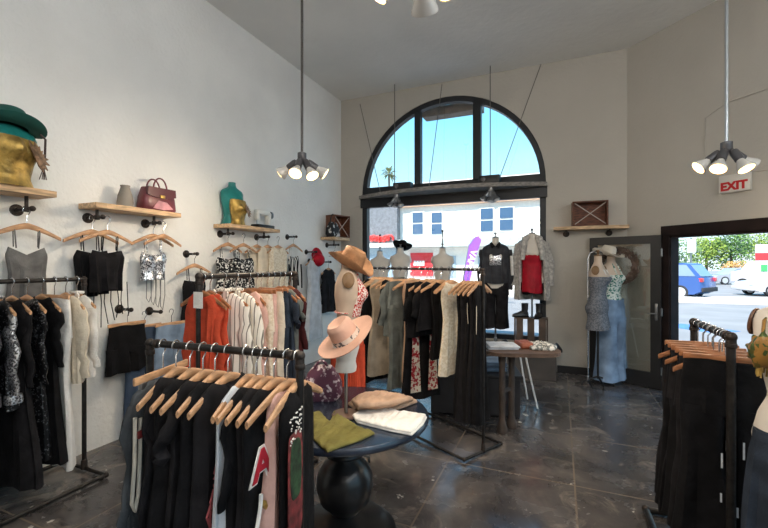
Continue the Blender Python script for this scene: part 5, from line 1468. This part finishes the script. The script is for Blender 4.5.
boot('black low shoe on the display platform right of the slatted crate', (xk+.36, 6.3, .412), .3, sh=.05, group='shoes on the display platform', name='shoe', cat='shoe')
boot('black low shoe on the display platform left of the slatted crate', (xk-.4, 6.28, .412), -.8, sh=.05, group='shoes on the display platform', name='shoe', cat='shoe')
# two forms by the door
pA = onfloor(598, 386)
rzD = YAW-R(38)+PI/2
dress_form('cream dress form in a dark checked mini dress beside the open door', (pA.x, pA.y, 0), rzD, .98, M_tan, m_plate=M_plate, group='dress forms', mp=M_black)
md = thing('check_dress', 'dark grey checked mini dress on the form beside the open door', 'dress', (pA.x, pA.y, 0), rzD, 'clothes on the door forms')
b = MB(); b.loft([torso_ring(z, hw, hd, off=.008) for z, hw, hd in interp(TORSO, 40) if z <= .5], M=TX(z=.98))
cloth(b, [(.98+.02, .172, .112), (.98-.2, .2, .14)], 3, .012, nf=3, rows=8); b.build('body', F['gingham'], md)
for s in (-1, 1): MB().tube([(s*.085, -.12, .98+.49), (s*.09, -.09, .98+.58), (s*.08, 0, .98+.655), (s*.08, .09, .98+.5)], .009, 6).build('strap', F['white'], md)
pB = cam((611-384)/FOC*5.62, 5.62)
rzB = YAW-R(62)+PI/2
dress_form('dress form wearing floral top and wide blue jeans nearest the open door', (pB.x, pB.y, 0), rzB, .98, M_tan, m_plate=M_plate, group='dress forms', stand='disc')
ft = thing('floral_halter', 'small floral print halter top on the form nearest the open door', 'top', (pB.x, pB.y, 0), rzB, 'clothes on the door forms')
b = MB(); b.loft([torso_ring(z, hw, hd, off=.009) for z, hw, hd in interp(TORSO, 40) if .12 <= z <= .52], M=TX(z=.98)); b.build('body', F['floral'], ft)
for s in (-1, 1): MB().tube([(s*.06, -.13, .98+.5), (s*.05, -.07, .98+.64), (s*.03, 0, .98+.72)], .01, 6).build('neck_strap', F['floral'], ft)
g = garment('wide_jeans', 'wide light blue jeans on the form nearest the open door', 'jeans', 'pants', F['ldenim'], 'clothes on the door forms', L=1.1, seed=150, hd=.12, hem=.26, amp=.012)
place(g, (pB.x, pB.y, 1.30), rzB)
h4 = make_hat('cowboy_hat', 'pale straw cowboy hat on the forms beside the open door', 'hat', (pB.x-.05, pB.y-.06, 1.77), mat('pale_straw', C(216, 206, 190), .75, var=.1, bump=.3, bscale=120), M_plate, brim=(.19, .215), curl=.06, crown=(.09, .11), ch=.13, group='hats')
orient(h4, 14, 6, 15)
gs = cam((588-384)/FOC*5.5, 5.5)
gst = thing('garment_stand', 'slim chrome garment stand left of the checked mini dress', 'stand', (gs.x, gs.y, 0), YAW)
MB().tube([(0, 0, .03), (0, 0, 1.72), (.03, 0, 1.8), (.12, 0, 1.83), (.2, 0, 1.8)], .011, 8).build('pole', M_chrome, gst)
b = MB()
for a in (.6, 2.7, 4.6): b.tube([(0, 0, .06), (.16*math.cos(a), .16*math.sin(a), .012)], .01, 8)
b.build('base', M_black, gst)
# form at the right edge
pE = cam((806-384)/FOC*1.72, 1.72)
rzE = YAW+PI+R(28)+PI/2; hipE = .80
dress_form('cream dress form at the right picture edge in a gold leaf bra', (pE.x, pE.y, 0), rzE, hipE, M_white, m_plate=mat('walnut_knob', C(112, 74, 52), .45, var=.3), group='dress forms')
br_ = thing('leaf_bra', 'gold and green sequinned leaf bra on the form at the right edge', 'top', (pE.x, pE.y, 0), rzE)
M_gs_ = spotted('gold_green_sequins', C(146, 106, 50), C(70, 84, 46), 45, .5, .35, metal2=.5)
b = MB()
for s in (-1, 1):
    for k in range(9):
        a = R(-40+k*35); c = Vector((s*.075, -.155, hipE+.475))
        e = c+Vector((.085*math.cos(a), .03 if abs(math.cos(a)) > .6 else .0, .085*math.sin(a)))
        b.tube([c+Vector((0, -.012, 0)), (c+e)/2+Vector((0, -.012, 0)), e+Vector((0, .006, 0))], [.03, .034, .006], 8, flat=.5)
    b.sphere((s*.075, -.145, hipE+.475), .07, 1, .5, 1, n=8)
b.build('cups', M_gs_, br_)
b = MB(); torso_arc(b, .39, .44, 180, 360, M=TX(z=hipE)); b.build('band', M_gs_, br_)
for s in (-1, 1): MB().tube([(s*.1, -.12, hipE+.54), (s*.11, -.08, hipE+.6), (s*.1, .0, hipE+.645)], .007, 6).build('strap', M_gs_, br_)
b = MB(); rnd = random.Random(5)
for k in range(26):
    a = R(190+160*k/25); b.tube([(.15*math.cos(a), .12*math.sin(a)-.02, hipE+.4), (.15*math.cos(a), .125*math.sin(a)-.025, hipE+.4-rnd.uniform(.02, .05))], .004, 5)
b.build('bead_fringe', M_gold, br_)
g = garment('denim_skirt', 'dark blue denim skirt on the form at the right edge', 'skirt', 'skirt', F['ddenim'], 'clothes on the right edge form', L=.74, seed=160, hd=.115, hem=.23, amp=.02)
place(g, (pE.x, pE.y, hipE+.26), rzE)

# ------------------------------------------------------------------ light
w = bpy.data.worlds.new('sky'); scn.world = w; w.use_nodes = True
N = w.node_tree.nodes; L = w.node_tree.links
bg = N['Background']; bg.inputs['Strength'].default_value = 1.0
tc = N.new('ShaderNodeTexCoord'); sx = N.new('ShaderNodeSeparateXYZ'); cr = N.new('ShaderNodeValToRGB')
L.new(tc.outputs['Generated'], sx.inputs[0]); L.new(sx.outputs['Z'], cr.inputs['Fac']); 
e = cr.color_ramp.elements
e[0].position = 0; e[0].color = C(226, 246, 255); e[1].position = .6; e[1].color = C(86, 170, 236)
q = e.new(.16); q.color = C(178, 230, 252); q = e.new(.33); q.color = C(130, 206, 247)
L.new(cr.outputs['Color'], bg.inputs['Color'])
bg.inputs['Strength'].default_value = SKY
su = bpy.data.lights.new('sun', 'SUN'); su.energy = SUN; su.angle = R(.6); su.color = (1, .96, .9)
so = bpy.data.objects.new('sun', su); COL.objects.link(so)
so.rotation_euler = Vector((.35, .72, -.85)).to_track_quat('-Z', 'Y').to_euler()
def portal(M, sx_, sy_):
    l = bpy.data.lights.new('daylight_portal', 'AREA'); l.shape = 'RECTANGLE'; l.size = sx_; l.size_y = sy_; l.cycles.is_portal = True
    o = bpy.data.objects.new('daylight_portal', l); COL.objects.link(o); o.matrix_world = M
portal(Matrix.Translation((WCX, YB+.32, 2.45)) @ Matrix.Rotation(-PI/2, 4, 'X'), 3.2, 4.1)
m_ = CHM @ Matrix.Translation(((DT0+DT1)/2, .3, 1.0)) @ Matrix.Rotation(-PI/2, 4, 'X'); portal(m_, 1.8, 2.0)
for a, b_ in SW: portal(Matrix.Translation((XR+.25, (a+b_)/2, (SZ0+SZ1)/2)) @ Matrix.Rotation(PI/2, 4, 'Y'), SZ1-SZ0, b_-a)
# globes added out of view as fill light for walls and ceiling
for k, (x, y, z) in enumerate(FILL_LAMPS):
    t = thing('fill_globe', 'added unseen white globe that fills the room with extra light', 'pendant lamp', (x, y, z), 0, 'added unseen fill globes')
    MB().tube([(0, 0, .16), (0, 0, CEIL-z)], .01, 8).build('rod', M_rod, t)
    MB().lathe([(.05, .13), (.06, .16), (.02, .2)], 16).build('cap', M_socket, t)
    MB().sphere((0, 0, 0), .15, n=12).build('globe', mat('fill_globe_glow', C(255, 248, 238), .3, emis=(.95, .98, 1, 1), estr=FILL_GLOW), t)

# ------------------------------------------------------------------ camera
cd_ = bpy.data.cameras.new('camera'); cd_.sensor_width = 36; cd_.lens = FOC/768*36; cd_.clip_start = .05; cd_.clip_end = 400
co = bpy.data.objects.new('camera', cd_); COL.objects.link(co); co.location = (0, 0, EYE); co.rotation_euler = (PI/2, 0, YAW)
scn.camera = co
vs = scn.view_settings; vs.view_transform = 'Standard'; vs.look = 'None'; vs.gamma = 1; vs.use_curve_mapping = False; vs.exposure = EXPO
scn.cycles.max_bounces = 10; scn.cycles.diffuse_bounces = 6; scn.cycles.transparent_max_bounces = 16
scn.cycles.use_denoising = True; scn.cycles.sample_clamp_indirect = 8
